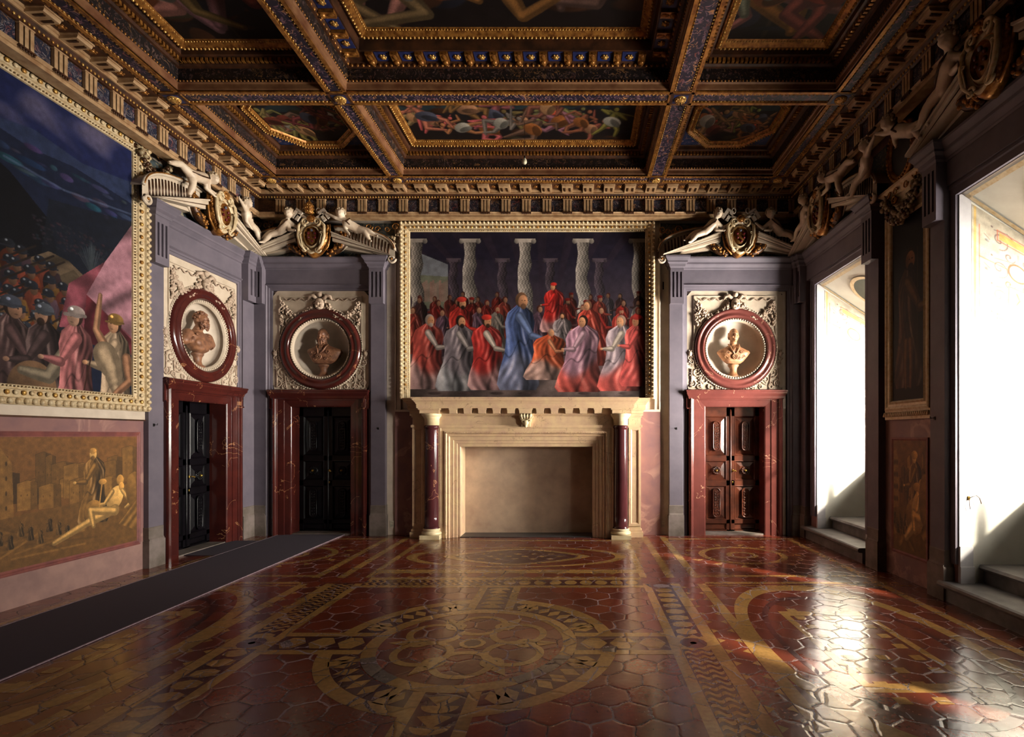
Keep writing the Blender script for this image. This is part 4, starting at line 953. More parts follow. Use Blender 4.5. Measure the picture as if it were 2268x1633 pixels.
def entablature(bay, u0, u1, ua, label, ub=None):
    t = bay.thing('entablature', label, 'entablature', 0, 0, 4.45); z = lambda q: q-4.45
    b = MB(); b.box(u0, u1, -.075, .02, z(4.56), z(4.87)); b.obj('frieze', 'stone', t)
    b = MB(); b.prism_x([(.02, z(4.87)), (-.085, z(4.87)), (-.10, z(4.885)), (-.10, z(4.90)), (-.14, z(4.945)), (-.15, z(4.95)), (-.15, z(4.985)), (-.19, z(5.03)), (-.20, z(5.04)), (-.20, z(5.07)), (.02, z(5.07))], u0, u1); b.obj('cornice', 'stone', t)
    b = MB(); ub = ub or ua
    b.loops([[(-ua+a, y, z(0)), (-ua+a, y, z(4.60)-a), (ub-a, y, z(4.60)-a), (ub-a, y, z(0))] for a, y in ((0, 0), (0, -.095), (.015, -.10), (.025, -.085), (.03, -.075), (.06, -.07), (.065, -.055), (.105, -.05), (.11, .0))], closed=False)
    fix(b.obj('architrave', 'stone', t)); return t

# ------------------------------------------------------------------ marble door surround and doors
def surround(bay, mat, label):
    t = bay.thing('door_surround', label, 'door surround'); prof = [(0, .02), (0, -.09), (.01, -.12), (.035, -.135), (.06, -.125), (.075, -.10), (.085, -.095), (.09, -.08), (.20, -.07), (.205, -.055), (.30, -.045), (.315, -.035), (.32, -.03), (.32, .36)]
    b = MB(); b.frame(-.86, .86, .0, 2.68, prof, True); fix(b.obj('jambs', mat, t))
    b = MB()
    for s in (-1, 1):
        b.box(s*.80, s*.905, -.10, .02, 2.34, 2.60); b.prism_y([(s*.80, 2.34), (s*.905, 2.34), (s*.89, 2.32), (s*.81, 2.32)], -.12, .02)
    L = []
    for e, z in ((0, 2.50), (.012, 2.515), (.02, 2.55), (.045, 2.59), (.05, 2.60), (.05, 2.625), (.06, 2.635), (.06, 2.66)):
        a = .86+e; y = -.12-e; L.append([(-a, y, z), (a, y, z), (a, .02, z), (-a, .02, z)])
    b.loops(L, cap0=True, cap1=True); fix(b.obj('cornice', mat, t)); return t
def door(name, bay, mat, handle=True):
    root = bpy.data.objects.new(name, None); COL.objects.link(root); root.location = bay.at(0, .28, 0); root.rotation_euler = (0, 0, bay.rz); struct(root)
    b = MB(); b.box(-.55, .55, -.3, .06, 0, .025); b.obj('threshold', 'stonebase', root)
    for s in (-1, 1):
        b = MB(); a, c = sorted((s*.005, s*.54)); b.box(a, c, 0, .04, .03, 2.36)
        for (x0, x1) in ((a, a+.07), (c-.07, c)): b.box(x0, x1, -.03, 0, .03, 2.36)
        for z0, z1 in ((.03, .05), (.17, .24), (.89, .985), (1.36, 1.45), (2.20, 2.36)): b.box(a, c, -.03, 0, z0, z1)
        leaf = b.obj('leaf', mat, root); m = (a+c)/2
        for z0, z1 in ((.24, .89), (.985, 1.36), (1.45, 2.20)):
            b = MB(); b.frame(a+.07, c-.07, z0, z1, [(0, -.03), (.012, -.036), (.022, -.02), (.03, -.008), (.10, -.028), (.105, -.03)]); b.quad((a+.175, -.03, z0+.105), (c-.175, -.03, z0+.105), (c-.175, -.03, z1-.105), (a+.175, -.03, z1-.105))
            fix(b.obj('raised_panel', mat, leaf)); b = MB(); zc = (z0+z1)/2
            if z1-z0 > .5:
                hh = .21; n = 10
                pts = [(m+.062*math.cos(PI*j/n), zc+hh+.062*math.sin(PI*j/n)) for j in range(n+1)]+[(m-.062*math.cos(PI*j/n), zc-hh-.062*math.sin(PI*j/n)) for j in range(n+1)]
                b.prism_y(pts, -.055, -.02); b.tube([(x, -.055, z) for x, z in pts+[pts[0]]], .012)
                for k in range(9):
                    z = zc-hh+2*hh*k/8; b.spiral(m+(.022 if k % 2 else -.022), -.062, z, .02, .006, 1.1, .009, .01, dirn=1 if k % 2 else -1, n=10); b.ball((m-(.022 if k % 2 else -.022), -.06, z), (.012, .012, .016), 0, 6, 4)
                fix(b.obj('carved_cartouche', mat, leaf))
            else:
                b.lathe_y([(.085, -.02), (.085, -.035), (.07, -.05), (.05, -.045), (.001, -.045)], m, zc, 20)
                for ring, rr, nn in ((.06, .018, 12), (.034, .014, 8)):
                    for k in range(nn): b.ball((m+ring*math.cos(k*2*PI/nn), -.055, zc+ring*math.sin(k*2*PI/nn)), (rr, .014, rr), 0, 6, 4)
                fix(b.obj('carved_rosette', mat, leaf)); q = MB(); q.ball((m, -.07, zc), (.022, .03, .022), 0, 10, 6); q.obj('centre_knob', 'brass', leaf)
        b = MB(); b.frame(a+.05, c-.05, .055, .165, [(0, -.004), (.01, -.018), (.02, -.004)]); fix(b.obj('kick_moulding', mat, leaf))
    b = MB(); b.lathe_z([(.001, .05), (.018, .06), (.02, .5), (.02, 2.3), (.001, 2.33)], 0, -.03, 10); b.obj('meeting_stile', mat, root)
    if handle:
        b = MB(); b.ball((.04, -.05, 1.17), (.018, .014, .028), 0, 8, 5); b.tube([(.04, -.05, 1.17), (.04, -.09, 1.175), (.075, -.10, 1.165)], .009); b.ball((.08, -.10, 1.163), .014, 0, 8, 5)
        b.obj('handle', 'brass', root); b = MB(); b.ball((.035, -.05, .95), (.012, .006, .022), 0, 8, 5); b.obj('keyhole_plate', 'brass', root)

# ------------------------------------------------------------------ stucco panel with garlands, marble roundel, bust
CZ, RO, RI = 3.43, .75, .55
def stucco(bay, label, seed):
    t = bay.thing('stucco_panel', label, 'relief panel', 0, 0, 2.66); z0 = 2.66; rr = random.Random(seed)
    b = MB(); n = 64; a_, zb, zt = .88, 0.0, 4.50-z0; cz = CZ-z0; In, Out = [], []
    for i in range(n):
        t_ = 2*PI*(i+.5)/n; c, s = math.cos(t_), math.sin(t_); k = min(a_/abs(c), ((zt-cz) if s > 0 else (cz-zb))/abs(s))
        In.append((RI*c, -.03, cz+RI*s)); Out.append((k*c, -.03, cz+k*s))
    b.loops([Out, In, [(x, .1, z) for x, y, z in In]]); 
    for x, z in ((-a_, zb), (a_, zb), (-a_, zt), (a_, zt)): pass
    fix(b.obj('ground', 'stucco', t))
    b = MB(); b.box(-.88, .88, -.012, -.005, 0, zt); 
    L = MB(); L.frame(-.76, .76, .77, zt-.10, [(0, -.03), (.0, -.05), (.018, -.05), (.022, -.03)], True); fix(L.obj('inner_fillet', 'stucco', t))
    for s in (-1, 1):                          # garland swag on each side with a hanging end
        g = MB()
        for i in range(58):
            q = i/57; x = s*(.12+.58*q); z = 1.62-.30*math.sin(PI*q)**.8*(1-.1*q); w = .028+.028*math.sin(PI*q)
            for j in range(3): g.ball((x+rr.uniform(-w, w), -.045-rr.random()*.03, z+rr.uniform(-w, w)), rr.uniform(.014, .026), 0, 6, 4)
        for i in range(30):
            q = i/29; w = .02+.025*math.sin(PI*q)
            for j in range(2): g.ball((s*.705+rr.uniform(-w, w), -.045-rr.random()*.03, 1.62-.42*q), rr.uniform(.012, .024), 0, 6, 4)
        g.obj('fruit_garland', 'stucco_dark', t)
        g = MB(); g.tube([(s*(.16+.5*q/40), -.05, 1.67+.022*math.sin(q*.5)) for q in range(41)], .010)
        g.tube([(s*(.60-.04*math.sin(q*.7)), -.05, 1.42-.022*q) for q in range(15)], .013); g.spiral(s*.57, -.05, 1.08, .05, .01, 1.3, .012, .01, dirn=s)
        g.obj('ribbon', 'stucco_dark', t)
        g = MB()                               # scrolling foliage in the lower corner
        for (x, z, r, d) in ((.70, .34, .10, 1), (.56, .20, .085, -1), (.78, .14, .07, -1), (.66, .08, .05, 1), (.80, .52, .05, 1), (.34, .05, .035, 1), (.46, .07, .045, -1)):
            g.spiral(s*x, -.04, z, r, r*.2, 1.4, .014, .01, dirn=s*d, start=rr.random()*6)
        for i in range(26): g.ball((s*rr.uniform(.5, .84), -.04, rr.uniform(.03, .5)*(1)), rr.uniform(.008, .018), 0, 5, 3) if True else None
        g.tube([(s*.80, -.04, .06), (s*.80, -.045, .40)], .012); g.tube([(s*.62, -.04, .02), (s*.66, -.045, .3)], .01)
        g.obj('scroll_foliage', 'stucco_dark', t)
        g = MB(); g.ball((s*.83, -.05, .68), (.04, .035, .05), 0, 10, 6); g.spiral(s*.83, -.04, .60, .05, .01, 1.2, .012, .01, dirn=-s)
        for k in range(6): g.ball((s*.83+.045*math.cos(k), -.05, .69+.05*math.sin(k)), .014, 0, 6, 4)
        g.obj('side_mask', 'stucco_dark', t)
    g = MB(); g.ball((0, -.08, 1.58), (.085, .06, .11), 0, 14, 9); g.ball((0, -.14, 1.57), (.018, .025, .03), 0, 8, 5)
    for s in (-1, 1):
        g.ball((s*.035, -.13, 1.60), (.018, .012, .012), 0, 8, 5); g.ball((s*.04, -.12, 1.54), (.03, .025, .03), 0, 8, 5)
        g.tube([(s*.05, -.06, 1.66), (s*.12, -.07, 1.74), (s*.19, -.07, 1.72), (s*.22, -.06, 1.66)], [.03, .04, .03, .012]); g.spiral(s*.10, -.06, 1.46, .07, .02, 1.2, .018, .01, dirn=s)
    g.ball((0, -.12, 1.51), (.035, .015, .012), 0, 8, 4); g.ball((0, -.07, 1.76), (.05, .04, .05), 0, 10, 6); g.ball((0, -.05, 1.42), (.11, .03, .07), 0, 12, 6)
    g.obj('crowning_mask', 'stucco_dark', t)
def roundel(bay, mat, label):
    t = bay.thing('marble_roundel', label, 'roundel', 0, 0, CZ)
    b = MB(); b.lathe_y([(RO, -.02), (RO, -.05), (.735, -.075), (.71, -.10), (.685, -.10), (.67, -.085), (.64, -.08), (.615, -.10), (.59, -.105), (.575, -.09), (.565, -.06), (.555, .0)], 0, 0, 96); b.obj('marble_ring', mat, t)
    b = MB(); b.lathe_y([(.78, -.03), (.778, -.05), (.752, -.05), (.75, -.03)], 0, 0, 96)
    for i in range(110): a = 2*PI*i/110; b.ball((.765*math.cos(a), -.055, .765*math.sin(a)), (.014, .012, .014), 0, 5, 3)
    b.obj('outer_bead_rim', 'stucco', t)
    b = MB(); b.lathe_y([(.56, -.045), (.555, -.06), (.53, -.06), (.51, -.03), (.50, -.01)], 0, 0, 80)
    for i in range(76): a = 2*PI*i/76; b.ball((.54*math.cos(a), -.065, .54*math.sin(a)), (.017, .014, .017), 0, 6, 4)
    b.obj('inner_bead_rim', 'stucco', t)
    b = MB(); P = [(.51+.03, -.03)]+[(.53*math.cos(PI/2*k/14), .02+.29*math.sin(PI/2*k/14)) for k in range(14)]+[(.001, .31)]; b.lathe_y(P, 0, 0, 64); b.obj('niche_bowl', 'white', t)
def bust(bay, label, kind):
    t = bay.thing('portrait_bust', label, 'bust', 0, .07, 2.885)
    s = MB(); s.box(-.13, .13, -.09, .09, 0, .03); s.lathe_z([(.12, .03), (.125, .05), (.11, .07), (.075, .09), (.062, .14), (.07, .2), (.09, .23), (.1, .245), (.10, .265), (.075, .28), (.08, .3)], n=28, sy=.8)
    s.obj('socle', 'terrab' if kind != 'cope' else 'terra', t)
    hx = {'armor': .05, 'cape': 0, 'cope': 0}[kind]
    tq = {'cape': [(.27, 0, 0, .03, .02), (.28, 0, -.01, .15, .07), (.33, .02, -.01, .22, .10), (.42, .03, 0, .285, .12), (.50, .03, 0, .33, .12), (.545, .02, .01, .31, .11), (.585, .01, .02, .20, .10), (.62, 0, .02, .11, .09), (.64, 0, .01, .085, .085)],
          'cope': [(.27, 0, 0, .03, .02), (.28, 0, -.01, .12, .06), (.32, 0, -.01, .18, .09), (.40, 0, 0, .25, .12), (.48, 0, 0, .31, .12), (.515, 0, .01, .30, .11), (.57, 0, .02, .19, .10), (.61, 0, .02, .11, .08), (.64, 0, .01, .07, .07)],
          'armor': [(.27, 0, 0, .03, .02), (.275, 0, -.02, .10, .06), (.31, 0, -.03, .15, .10), (.38, 0, -.02, .21, .13), (.45, 0, -.01, .24, .13), (.53, 0, 0, .25, .12), (.575, 0, .01, .21, .10), (.605, 0, .02, .11, .08), (.63, 0, .01, .08, .07)]}[kind]
    B = [('l', tq), ('c', (0, .02, .60), .07, (hx*.8, -.01, .70), .065)]
    hz = .80; H = lambda x, y, z: (hx+x, -.02+y, hz+z)
    B += [('e', H(0, 0, .01), (.088, .105, .125)), ('e', H(0, -.02, -.06), (.07, .08, .075)), ('e', H(0, -.115, -.012), (.016, .026, .03), (.35, 0, 0)), ('e', H(0, -.088, .035), (.062, .022, .016)),
          ('e', H(.035, -.085, -.03), (.028, .022, .03)), ('e', H(-.035, -.085, -.03), (.028, .022, .03)), ('e', H(0, -.095, -.062), (.028, .016, .011)), ('e', H(0, -.085, -.098), (.026, .025, .022)),
          ('e', H(.09, .01, -.01), (.014, .025, .035)), ('e', H(-.09, .01, -.01), (.014, .025, .035)), ('e', H(.033, -.093, .012), (.015, .01, .009)), ('e', H(-.033, -.093, .012), (.015, .01, .009))]
    if kind == 'armor': B += [('e', (.10, -.10, .42), (.09, .05, .075)), ('e', (-.10, -.10, .42), (.09, .05, .075)), ('c', (-.22, 0, .54), .085, (-.30, -.01, .43), .075), ('c', (.22, 0, .54), .085, (.29, -.01, .45), .07)]
    body = sculpt('carved_body', B, .0085, {'armor': 'terrab', 'cape': 'terrab', 'cope': 'terra'}[kind], t, smooth=3)
    m = {'armor': 'terrab', 'cape': 'terrab', 'cope': 'terra'}[kind]; rr = random.Random(5)
    if kind != 'cope':
        b = MB()
        for i in range(70):
            a = rr.uniform(-1.25, 1.25); z = rr.uniform(-.15, -.055); w = .075*(1-(-z-.055)*3.2)+.012
            b.ball(H(w*math.sin(a), -.03-.075*math.cos(a)*(1 if z > -.12 else .8), z), rr.uniform(.014, .021), 0, 7, 5)
        if kind == 'cape':
            for s_ in (-1, 1): b.tube([H(s_*.012, -.11, -.10), H(s_*.02, -.115, -.15), H(s_*.008, -.10, -.19)], [.022, .02, .008])
        b.obj('beard', m, t)
    b = MB()
    if kind == 'armor':
        for i in range(150):
            a = rr.uniform(0, 2*PI); e = rr.uniform(.15, 1.5); x, y, z = .092*math.cos(e)*math.sin(a), .108*math.cos(e)*math.cos(a), .13*math.sin(e)
            if y < -.06 and z < .075: continue
            b.ball(H(x, y+.005, z+.01), rr.uniform(.014, .022), 0, 7, 5)
    else:
        for i in range(36): a = PI*i/35; b.tube([H(.089*math.cos(a), .02, .05), H(.092*math.cos(a), .03+.07*math.sin(a), -.02), H(.08*math.cos(a), .03+.07*math.sin(a), -.06)], .010)
    b.obj('hair', m, t)
    if kind == 'armor':
        b = MB()
        for s_ in (-1, 1):
            for k in range(9): a = k/8; b.tube([(s_*(.20+.12*a), -.08+.10*a*a-.0, .50-.01*k), (s_*(.21+.13*a), -.085+.10*a*a, .40-.004*k)], .013)
        b.tube([(.17*math.sin(a*PI/10), -.115+.02*abs(a)/8, .545-.02*math.cos(a*PI/10)) for a in range(-8, 9)], .011)
        b.obj('armour_straps', m, t)
    else:
        b = MB()
        zc = .40; cx = -.03 if kind == 'cape' else .0
        b.lathe_y([(.052, -.10), (.055, -.135), (.045, -.14), (.04, -.128), (.001, -.13)], cx, zc, 24)
        for k in range(6): b.ball((cx+.024*math.cos(k*PI/3), -.135, zc+.024*math.sin(k*PI/3)), .011, 0, 6, 4)
        b.obj('clasp', m, t); b = MB()
        for s_ in (-1, 1):
            b.tube([(s_*.10, -.03, .64), (s_*.085, -.095, .585), (s_*.05, -.125, .51), (cx+s_*.01, -.13, .45)], [.013, .016, .014, .010])
            for (x, z, r) in ((.13, .48, .04), (.16, .40, .035), (.10, .36, .03), (.22, .46, .03)): b.spiral(s_*x, -.105-.02*(x < .15)+.05*(x > .2), z, r, .008, 1.3, .007, .01, dirn=s_, n=14)
        for k in range(5): b.tube([((k-2)*.014, -.105, .60), (cx+(k-2)*.010, -.12, .47)], .005)
        b.obj('embroidered_cope', m, t)

# ------------------------------------------------------------------ pediment, coat of arms, putti
def pediment(bay, label, lim=(-1.33, 1.33), arcs=(1, 1), Z0=5.07):
    t = bay.thing('broken_pediment', label, 'pediment', 0, 0, Z0); zt = lambda u: .40-(abs(u)-.33)*.42
    b = MB(); b.box(lim[0], lim[1], -.02, 0, 0, .67); b.obj('painted_field', 'wallfield', t)
    b = MB(); b.box(-.42, .42, -.028, -.018, .02, .60); b.obj('dark_tympanum', 'teal', t)
    for k, s in enumerate((-1, 1)):
        e = abs(lim[k]); b = MB(); g = MB()
        def bar(z_off, th, y, m, u0=.33, u1=None, bb=b):
            u1 = u1 or e
            P = [(u0, zt(u0)+z_off), (u1, zt(u1)+z_off), (u1, zt(u1)+z_off-th), (u0, zt(u0)+z_off-th)]
            P = [(s*x, max(z, .0)) for x, z in P]; bb.prism_y(P, y, -.01, m)
        bar(0, .028, -.36, 0); bar(-.028, .055, -.335, 0); bar(-.092, .06, -.29, 0); bar(-.082, .012, -.295, 1); bar(-.17, .07, -.16, 0, .30); bar(.008, .01, -.345, 1)
        fix(b.obj('raking_cornice', ['stucco', 'wood'], t))
        if arcs[k]:
            ue = min(e+.10, 1.43); n = 26
            def arc(q): a = q*PI/2*.93; return (.33+(ue-.33)*math.sin(a*1.0), .02+.50*math.cos(a)**.75)
            A = [arc(i/n) for i in range(n+1)]; A = [(min(x, ue), max(z, zt(x)-.02 if x < ue-.02 else z)) for x, z in A]
            b = MB(); lo = [(x, max(zt(x)-.03, -.08)) for x, z in A]
            L1 = [(s*x, -.20, z) for x, z in A]; L2 = [(s*x, -.20, z) for x, z in lo]; L3 = [(s*x, -.02, z) for x, z in A]
            b.loops([L2, L1, L3], closed=False, m=0)
            x = .44
            while x < ue-.07:
                q = [k for k in range(n) if A[k][0] <= x <= A[k+1][0]]; zz = zt(x)+.02
                if q:
                    k = q[0]; tq = (x-A[k][0])/max(1e-6, A[k+1][0]-A[k][0]); z = A[k][1]*(1-tq)+A[k+1][1]*tq-.05
                    if z-zz > .035: b.tube([(s*(x-.012), -.196, zz+.016), (s*(x-.006), -.196, (z+zz)/2), (s*x, -.196, z-.016)], [.013, .0185, .016], 1, 8)
                x += .058
            fix(b.obj('fluted_segment', ['stucco', 'brown'], t))
            b = MB(); b.tube([(s*x, -.215, z+.005) for x, z in A], .026, 0, 8); b.tube([(s*x, -.235, z+.02) for x, z in A], .010, 1, 6)
            if e > 1.3: b.spiral(s*(ue-.06), -.23, -.05, .075, .01, 1.6, .024, .01, dirn=-s, start=0 if s > 0 else PI); b.ball((s*(ue-.06), -.24, -.05), .022, 1, 8, 6)
            b.obj('scrolled_rim', ['stucco', 'gold'], t)
    for s in (-1, 1):                          # leafy crescents below the shield
        b = MB(); pts = [(s*.50*math.sin(a), -.20, .34-.33*math.cos(a)) for a in [.35+1.35*i/16 for i in range(17)]]
        b.tube(pts, [.02+.055*math.sin(PI*i/16)**.7 for i in range(17)], 0, 8)
        rr = random.Random(3)
        for p in pts[2:]:
            for j in range(4): b.ball((p[0]+rr.uniform(-.05, .05), p[1]-.03-rr.random()*.03, p[2]+rr.uniform(-.05, .05)), rr.uniform(.015, .028), 1, 6, 4)
        b.obj('leaf_crescent', ['brown', 'gold'], t)
        b = MB(); b.tube([(s*.60*math.sin(a), -.17, .36-.355*math.cos(a)) for a in [.3+1.3*i/14 for i in range(15)]], .022, 0, 8); b.obj('crescent_rim', 'stucco', t)
    return t
def arms(bay, label, keys=True, tiara=True, Z0=5.37, y=-.30, s=.96):
    t = bay.thing('coat_of_arms', label, 'coat of arms', 0, y, Z0); n = 48
    def shape(k, dy, lob=.0):
        L = []
        for i in range(n):
            a = 2*PI*i/n; r = 1+lob*math.cos(4*a+.4)+.5*lob*math.cos(7*a); x = .235*k*r*math.cos(a)*(1+.12*math.sin(a)); z = .31*k*r*math.sin(a)
            L.append((x, dy, z))
        return L
    b = MB(); b.loops([shape(1.08, .10, .05), shape(1.1, .02, .05), shape(1.04, -.05, .05), shape(.98, -.06, .04)], cap0=True, smooth=True, m=1); b.loops([shape(.98, -.06, .04), shape(.93, -.085, .03), shape(.82, -.055), shape(.74, -.045)], smooth=True); b.loops([shape(.74, -.045), shape(.70, -.04)], m=1); b.loops([shape(.70, -.04), shape(.64, -.075), shape(.58, -.085)], smooth=True); b.loops([shape(.58, -.085), shape(.54, -.05), shape(.53, .0)], m=1, smooth=True); b.obj('shield_frame', ['goldwhite', 'gold'], t)
    b = MB(); b.loops([[(x*1, yy, z) for x, yy, z in shape(.55, -.03)], shape(.45, -.055), shape(.3, -.075), shape(.12, -.082)], cap1=True, smooth=True); b.obj('oval_field', 'ovalgold', t)
    for x, z in ((-.06, .055), (.062, .055), (-.055, -.02), (.062, -.02), (.012, -.085)):
        q = MB(); q.ball((x, -.085, z), (.024, .022, .024), 0, 12, 8); q.obj('red_ball', 'ball', t)
    q = MB(); q.ball((0, -.085, .115), (.026, .022, .028), 0, 12, 8); q.obj('upper_ball', plain('slate_blue_ball', (84, 84, 100), None, 9, .3) if 'slate_blue_ball' not in bpy.data.materials else bpy.data.materials['slate_blue_ball'], t)
    for s_ in (-1, 1):
        b = MB(); b.spiral(s_*.105, -.09, .27, .075, .012, 1.5, .026, .01, dirn=s_, start=-PI/2); b.tube([(s_*.15, -.07, .30), (s_*.235, -.09, .20), (s_*.24, -.10, 0), (s_*.2, -.10, -.15), (s_*.10, -.09, -.28)], [.02, .028, .03, .026, .016]); b.spiral(s_*.12, -.09, -.25, .06, .01, 1.3, .018, .01, dirn=-s_); b.obj('white_scroll', 'goldwhite', t)
        b = MB(); rr = random.Random(9)
        for i in range(22): a = i/21; b.ball((s_*(.275-.16*a*a), -.02-.02*rr.random(), .22-.5*a), rr.uniform(.016, .03), 0, 7, 5)
        b.tube([(s_*.29, .02, .26), (s_*.31, .0, .05), (s_*.27, 0, -.16), (s_*.14, 0, -.31)], .016); b.obj('gilded_leaf_edge', 'gold', t)
        b = MB(); b.tube([(s_*.19, -.10, .08), (s_*.2, -.115, .02), (s_*.17, -.115, -.1), (s_*.165, -.105, -.17)], .009, n=6); b.spiral(s_*.19, -.115, .06, .022, .012, .9, .009, .01, dirn=s_); b.obj('bead_strand', 'goldwhite', t)
    b = MB(); b.ball((0, -.08, .32), (.07, .05, .06), 0, 12, 7)
    for k in range(14): b.ball((.065*math.cos(k*.45), -.10, .32+.055*math.sin(k*.45)), .018, 0, 6, 4)
    b.obj('crest_mask', 'gold', t)
    if keys:
        for s_ in (-1, 1):
            b = MB(); d = Vector((s_*.84, 0, .54)); p = Vector((s_*.25, -.10, .42)); b.tube([tuple(-d*.12+Vector((0, -.06, .30))), tuple(p)], .026, 0, 8)
            e = Vector((d.z*s_, 0, -abs(d.x))); e.normalize(); o_ = p-d*.02
            def bx(a0, a1, c0, c1):
                P = [o_+d*a0+e*c0, o_+d*a1+e*c0, o_+d*a1+e*c1, o_+d*a0+e*c1]; b.prism_y([(q.x, q.z) for q in P], o_.y-.03, o_.y+.015)
            bx(-.07, -.015, -.03, .10); bx(.015, .07, -.03, .10); bx(-.07, .07, -.075, -.035); bx(-.07, -.015, .0, .03)
            for k in range(3): bx(-.07+.022*k, -.058+.022*k, .10, .125); bx(.018+.022*k, .030+.022*k, .10, .125)
            b.tube([tuple(Vector((-s_*.13+.035*math.cos(a*PI/6), -.09, .47+.05*math.sin(a*PI/6)))) for a in range(13)], .012, 0, 6)
            fix(b.obj('crossed_key', 'white', t))
    if tiara:
        b = MB(); c = (-.02, -.12)
        b.lathe_z([(.062, .40), (.07, .41), (.068, .44), (.078, .47), (.072, .51), (.076, .53), (.062, .57), (.055, .585), (.03, .62), (.012, .635)], c[0], c[1], 20)
        for z, r in ((.43, .072), (.49, .08), (.55, .07)):
            for k in range(12): b.ball((c[0]+r*math.cos(k*PI/6), c[1]+r*math.sin(k*PI/6), z), .013, 1, 6, 4)
        b.ball((c[0], c[1], .645), .014, 1, 8, 6); b.box(c[0]-.005, c[0]+.005, c[1]-.005, c[1]+.005, .65, .70, 1); b.box(c[0]-.018, c[0]+.018, c[1]-.005, c[1]+.005, .675, .685, 1); b.obj('papal_tiara', ['gold', 'gold2'], t)
    else:
        b = MB(); b.tube([(.26*math.cos(a), .05, .34+.10*math.sin(a)) for a in [PI*i/14 for i in range(15)]], [.02+.03*math.sin(PI*i/14) for i in range(15)]); b.obj('crest_plume', 'brown', t)
    t.scale = (s, s, s); return t
PC = {}
def putto(bay, label, key, J, du=0, dz=0, sc=1.0, mir=1, dy=0, cat='statue', group=None, mat='putto'):
    base = Vector(J['pelvis']); t = bay.thing('putto', label, cat, base.x*mir+du, base.y+dy, base.z+dz, group)
    if key not in PC:
        g = lambda k: Vector(J[k])-base; B = []
        pe, ch, hd = g('pelvis'), g('chest'), g('head'); ax_ = (ch-pe); n_ = ch+(hd-ch)*.45
        B += [('e', pe, (.085, .08, .085)), ('c', pe, .08, pe.lerp(ch, .55), .082), ('c', pe.lerp(ch, .5), .08, ch, .085), ('c', ch, .06, n_, .036), ('c', n_, .036, hd, .04)]
        hy = Vector((0, -.01, 0)); B += [('e', hd, (.075, .08, .088)), ('e', hd+Vector((0, -.03, -.03)), (.052, .055, .048)), ('e', hd+Vector((.028, -.062, -.022)), (.022, .02, .022)), ('e', hd+Vector((-.028, -.062, -.022)), (.022, .02, .022)), ('e', hd+Vector((0, -.088, -.010)), (.011, .014, .012)), ('e', hd+Vector((0, -.074, -.055)), (.016, .014, .012)), ('e', hd+Vector((0, -.07, .018)), (.05, .02, .012)), ('e', hd+Vector((0, -.078, -.036)), (.018, .010, .006))]
        for side in ('A', 'B'):
            hp = pe+(g('knee'+side)-pe)*.18; kn, ft = g('knee'+side), g('foot'+side); B += [('c', hp, .068, kn, .045), ('c', kn, .045, kn.lerp(ft, .4), .046), ('c', kn.lerp(ft, .4), .046, ft, .024)]
            out = (ft-kn).normalized(); toe = ft+Vector((out.x*.03+.02*(1 if out.x > 0 else -1), -.045, -.015)); B += [('c', ft, .025, toe, .017)]
            el, ha = g('elbow'+side), g('hand'+side); sh = ch+Vector((.05*(1 if el.x > ch.x else -1), -.02, .035)); B += [('c', ch, .05, sh, .045), ('c', sh, .042, el, .032), ('c', el, .033, ha, .021)]
            dd = (ha-el).normalized(); up = dd.cross(Vector((0, 1, 0))); up.normalize(); B += [('e', ha+dd*.02, (.022, .016, .022))]
            for k in range(4): o_ = ha+dd*.03+up*(.010*(k-1.5)); B += [('c', o_, .0075, o_+dd*(.03+.004*(1-abs(k-1.5)))+Vector((0, -.012, 0)), .006)]
            B += [('c', ha+up*.016, .008, ha+up*.034+dd*.02, .007)]
        body = sculpt('body', B, .0105, mat, None, smooth=4, mesh_only=True)
        h = MB(); rr = random.Random(len(key))
        for i in range(90):
            a = rr.uniform(0, 2*PI); e = rr.uniform(-.1, 1.5); x, y, z = .078*math.cos(e)*math.sin(a), .084*math.cos(e)*math.cos(a), .09*math.sin(e)
            if y < -.035 and z < .05: continue
            h.ball(tuple(hd+Vector((x, y, z))), rr.uniform(.013, .021), 0, 6, 4)
        s_ = MB(); c0 = ch+Vector((0, -.06, .06)); s_.tube([tuple(ch+Vector((.06, -.045, .07))), tuple(ch+Vector((.02, -.092, 0))), tuple(pe.lerp(ch, .5)+Vector((-.02, -.09, 0))), tuple(pe+Vector((-.07, -.05, .02)))], .012)
        ho = h.obj('curly_hair', 'hair'); so = s_.obj('sash', 'brown'); PC[key] = (body, ho.data, so.data); bpy.data.objects.remove(ho); bpy.data.objects.remove(so)
    for nm, me in zip(('body', 'curly_hair', 'sash'), PC[key]): link(nm, me, t)
    t.scale = (sc*mir, sc, sc); return t
JL = dict(pelvis=(-.59, -.30, 5.475), chest=(-.46, -.36, 5.60), head=(-.375, -.42, 5.765), kneeA=(-.76, -.32, 5.46), footA=(-.93, -.31, 5.33), kneeB=(-.745, -.36, 5.40), footB=(-.86, -.37, 5.27), elbowA=(-.27, -.33, 5.535), handA=(-.17, -.34, 5.60), elbowB=(-.40, -.37, 5.49), handB=(-.31, -.40, 5.47))
JR = dict(pelvis=(.78, -.30, 5.53), chest=(.63, -.36, 5.61), head=(.535, -.42, 5.765), kneeA=(.93, -.34, 5.46), footA=(1.03, -.35, 5.30), kneeB=(.97, -.32, 5.50), footB=(1.12, -.32, 5.40), elbowA=(.45, -.42, 5.68), handA=(.34, -.43, 5.74), elbowB=(.60, -.37, 5.49), handB=(.66, -.40, 5.42))
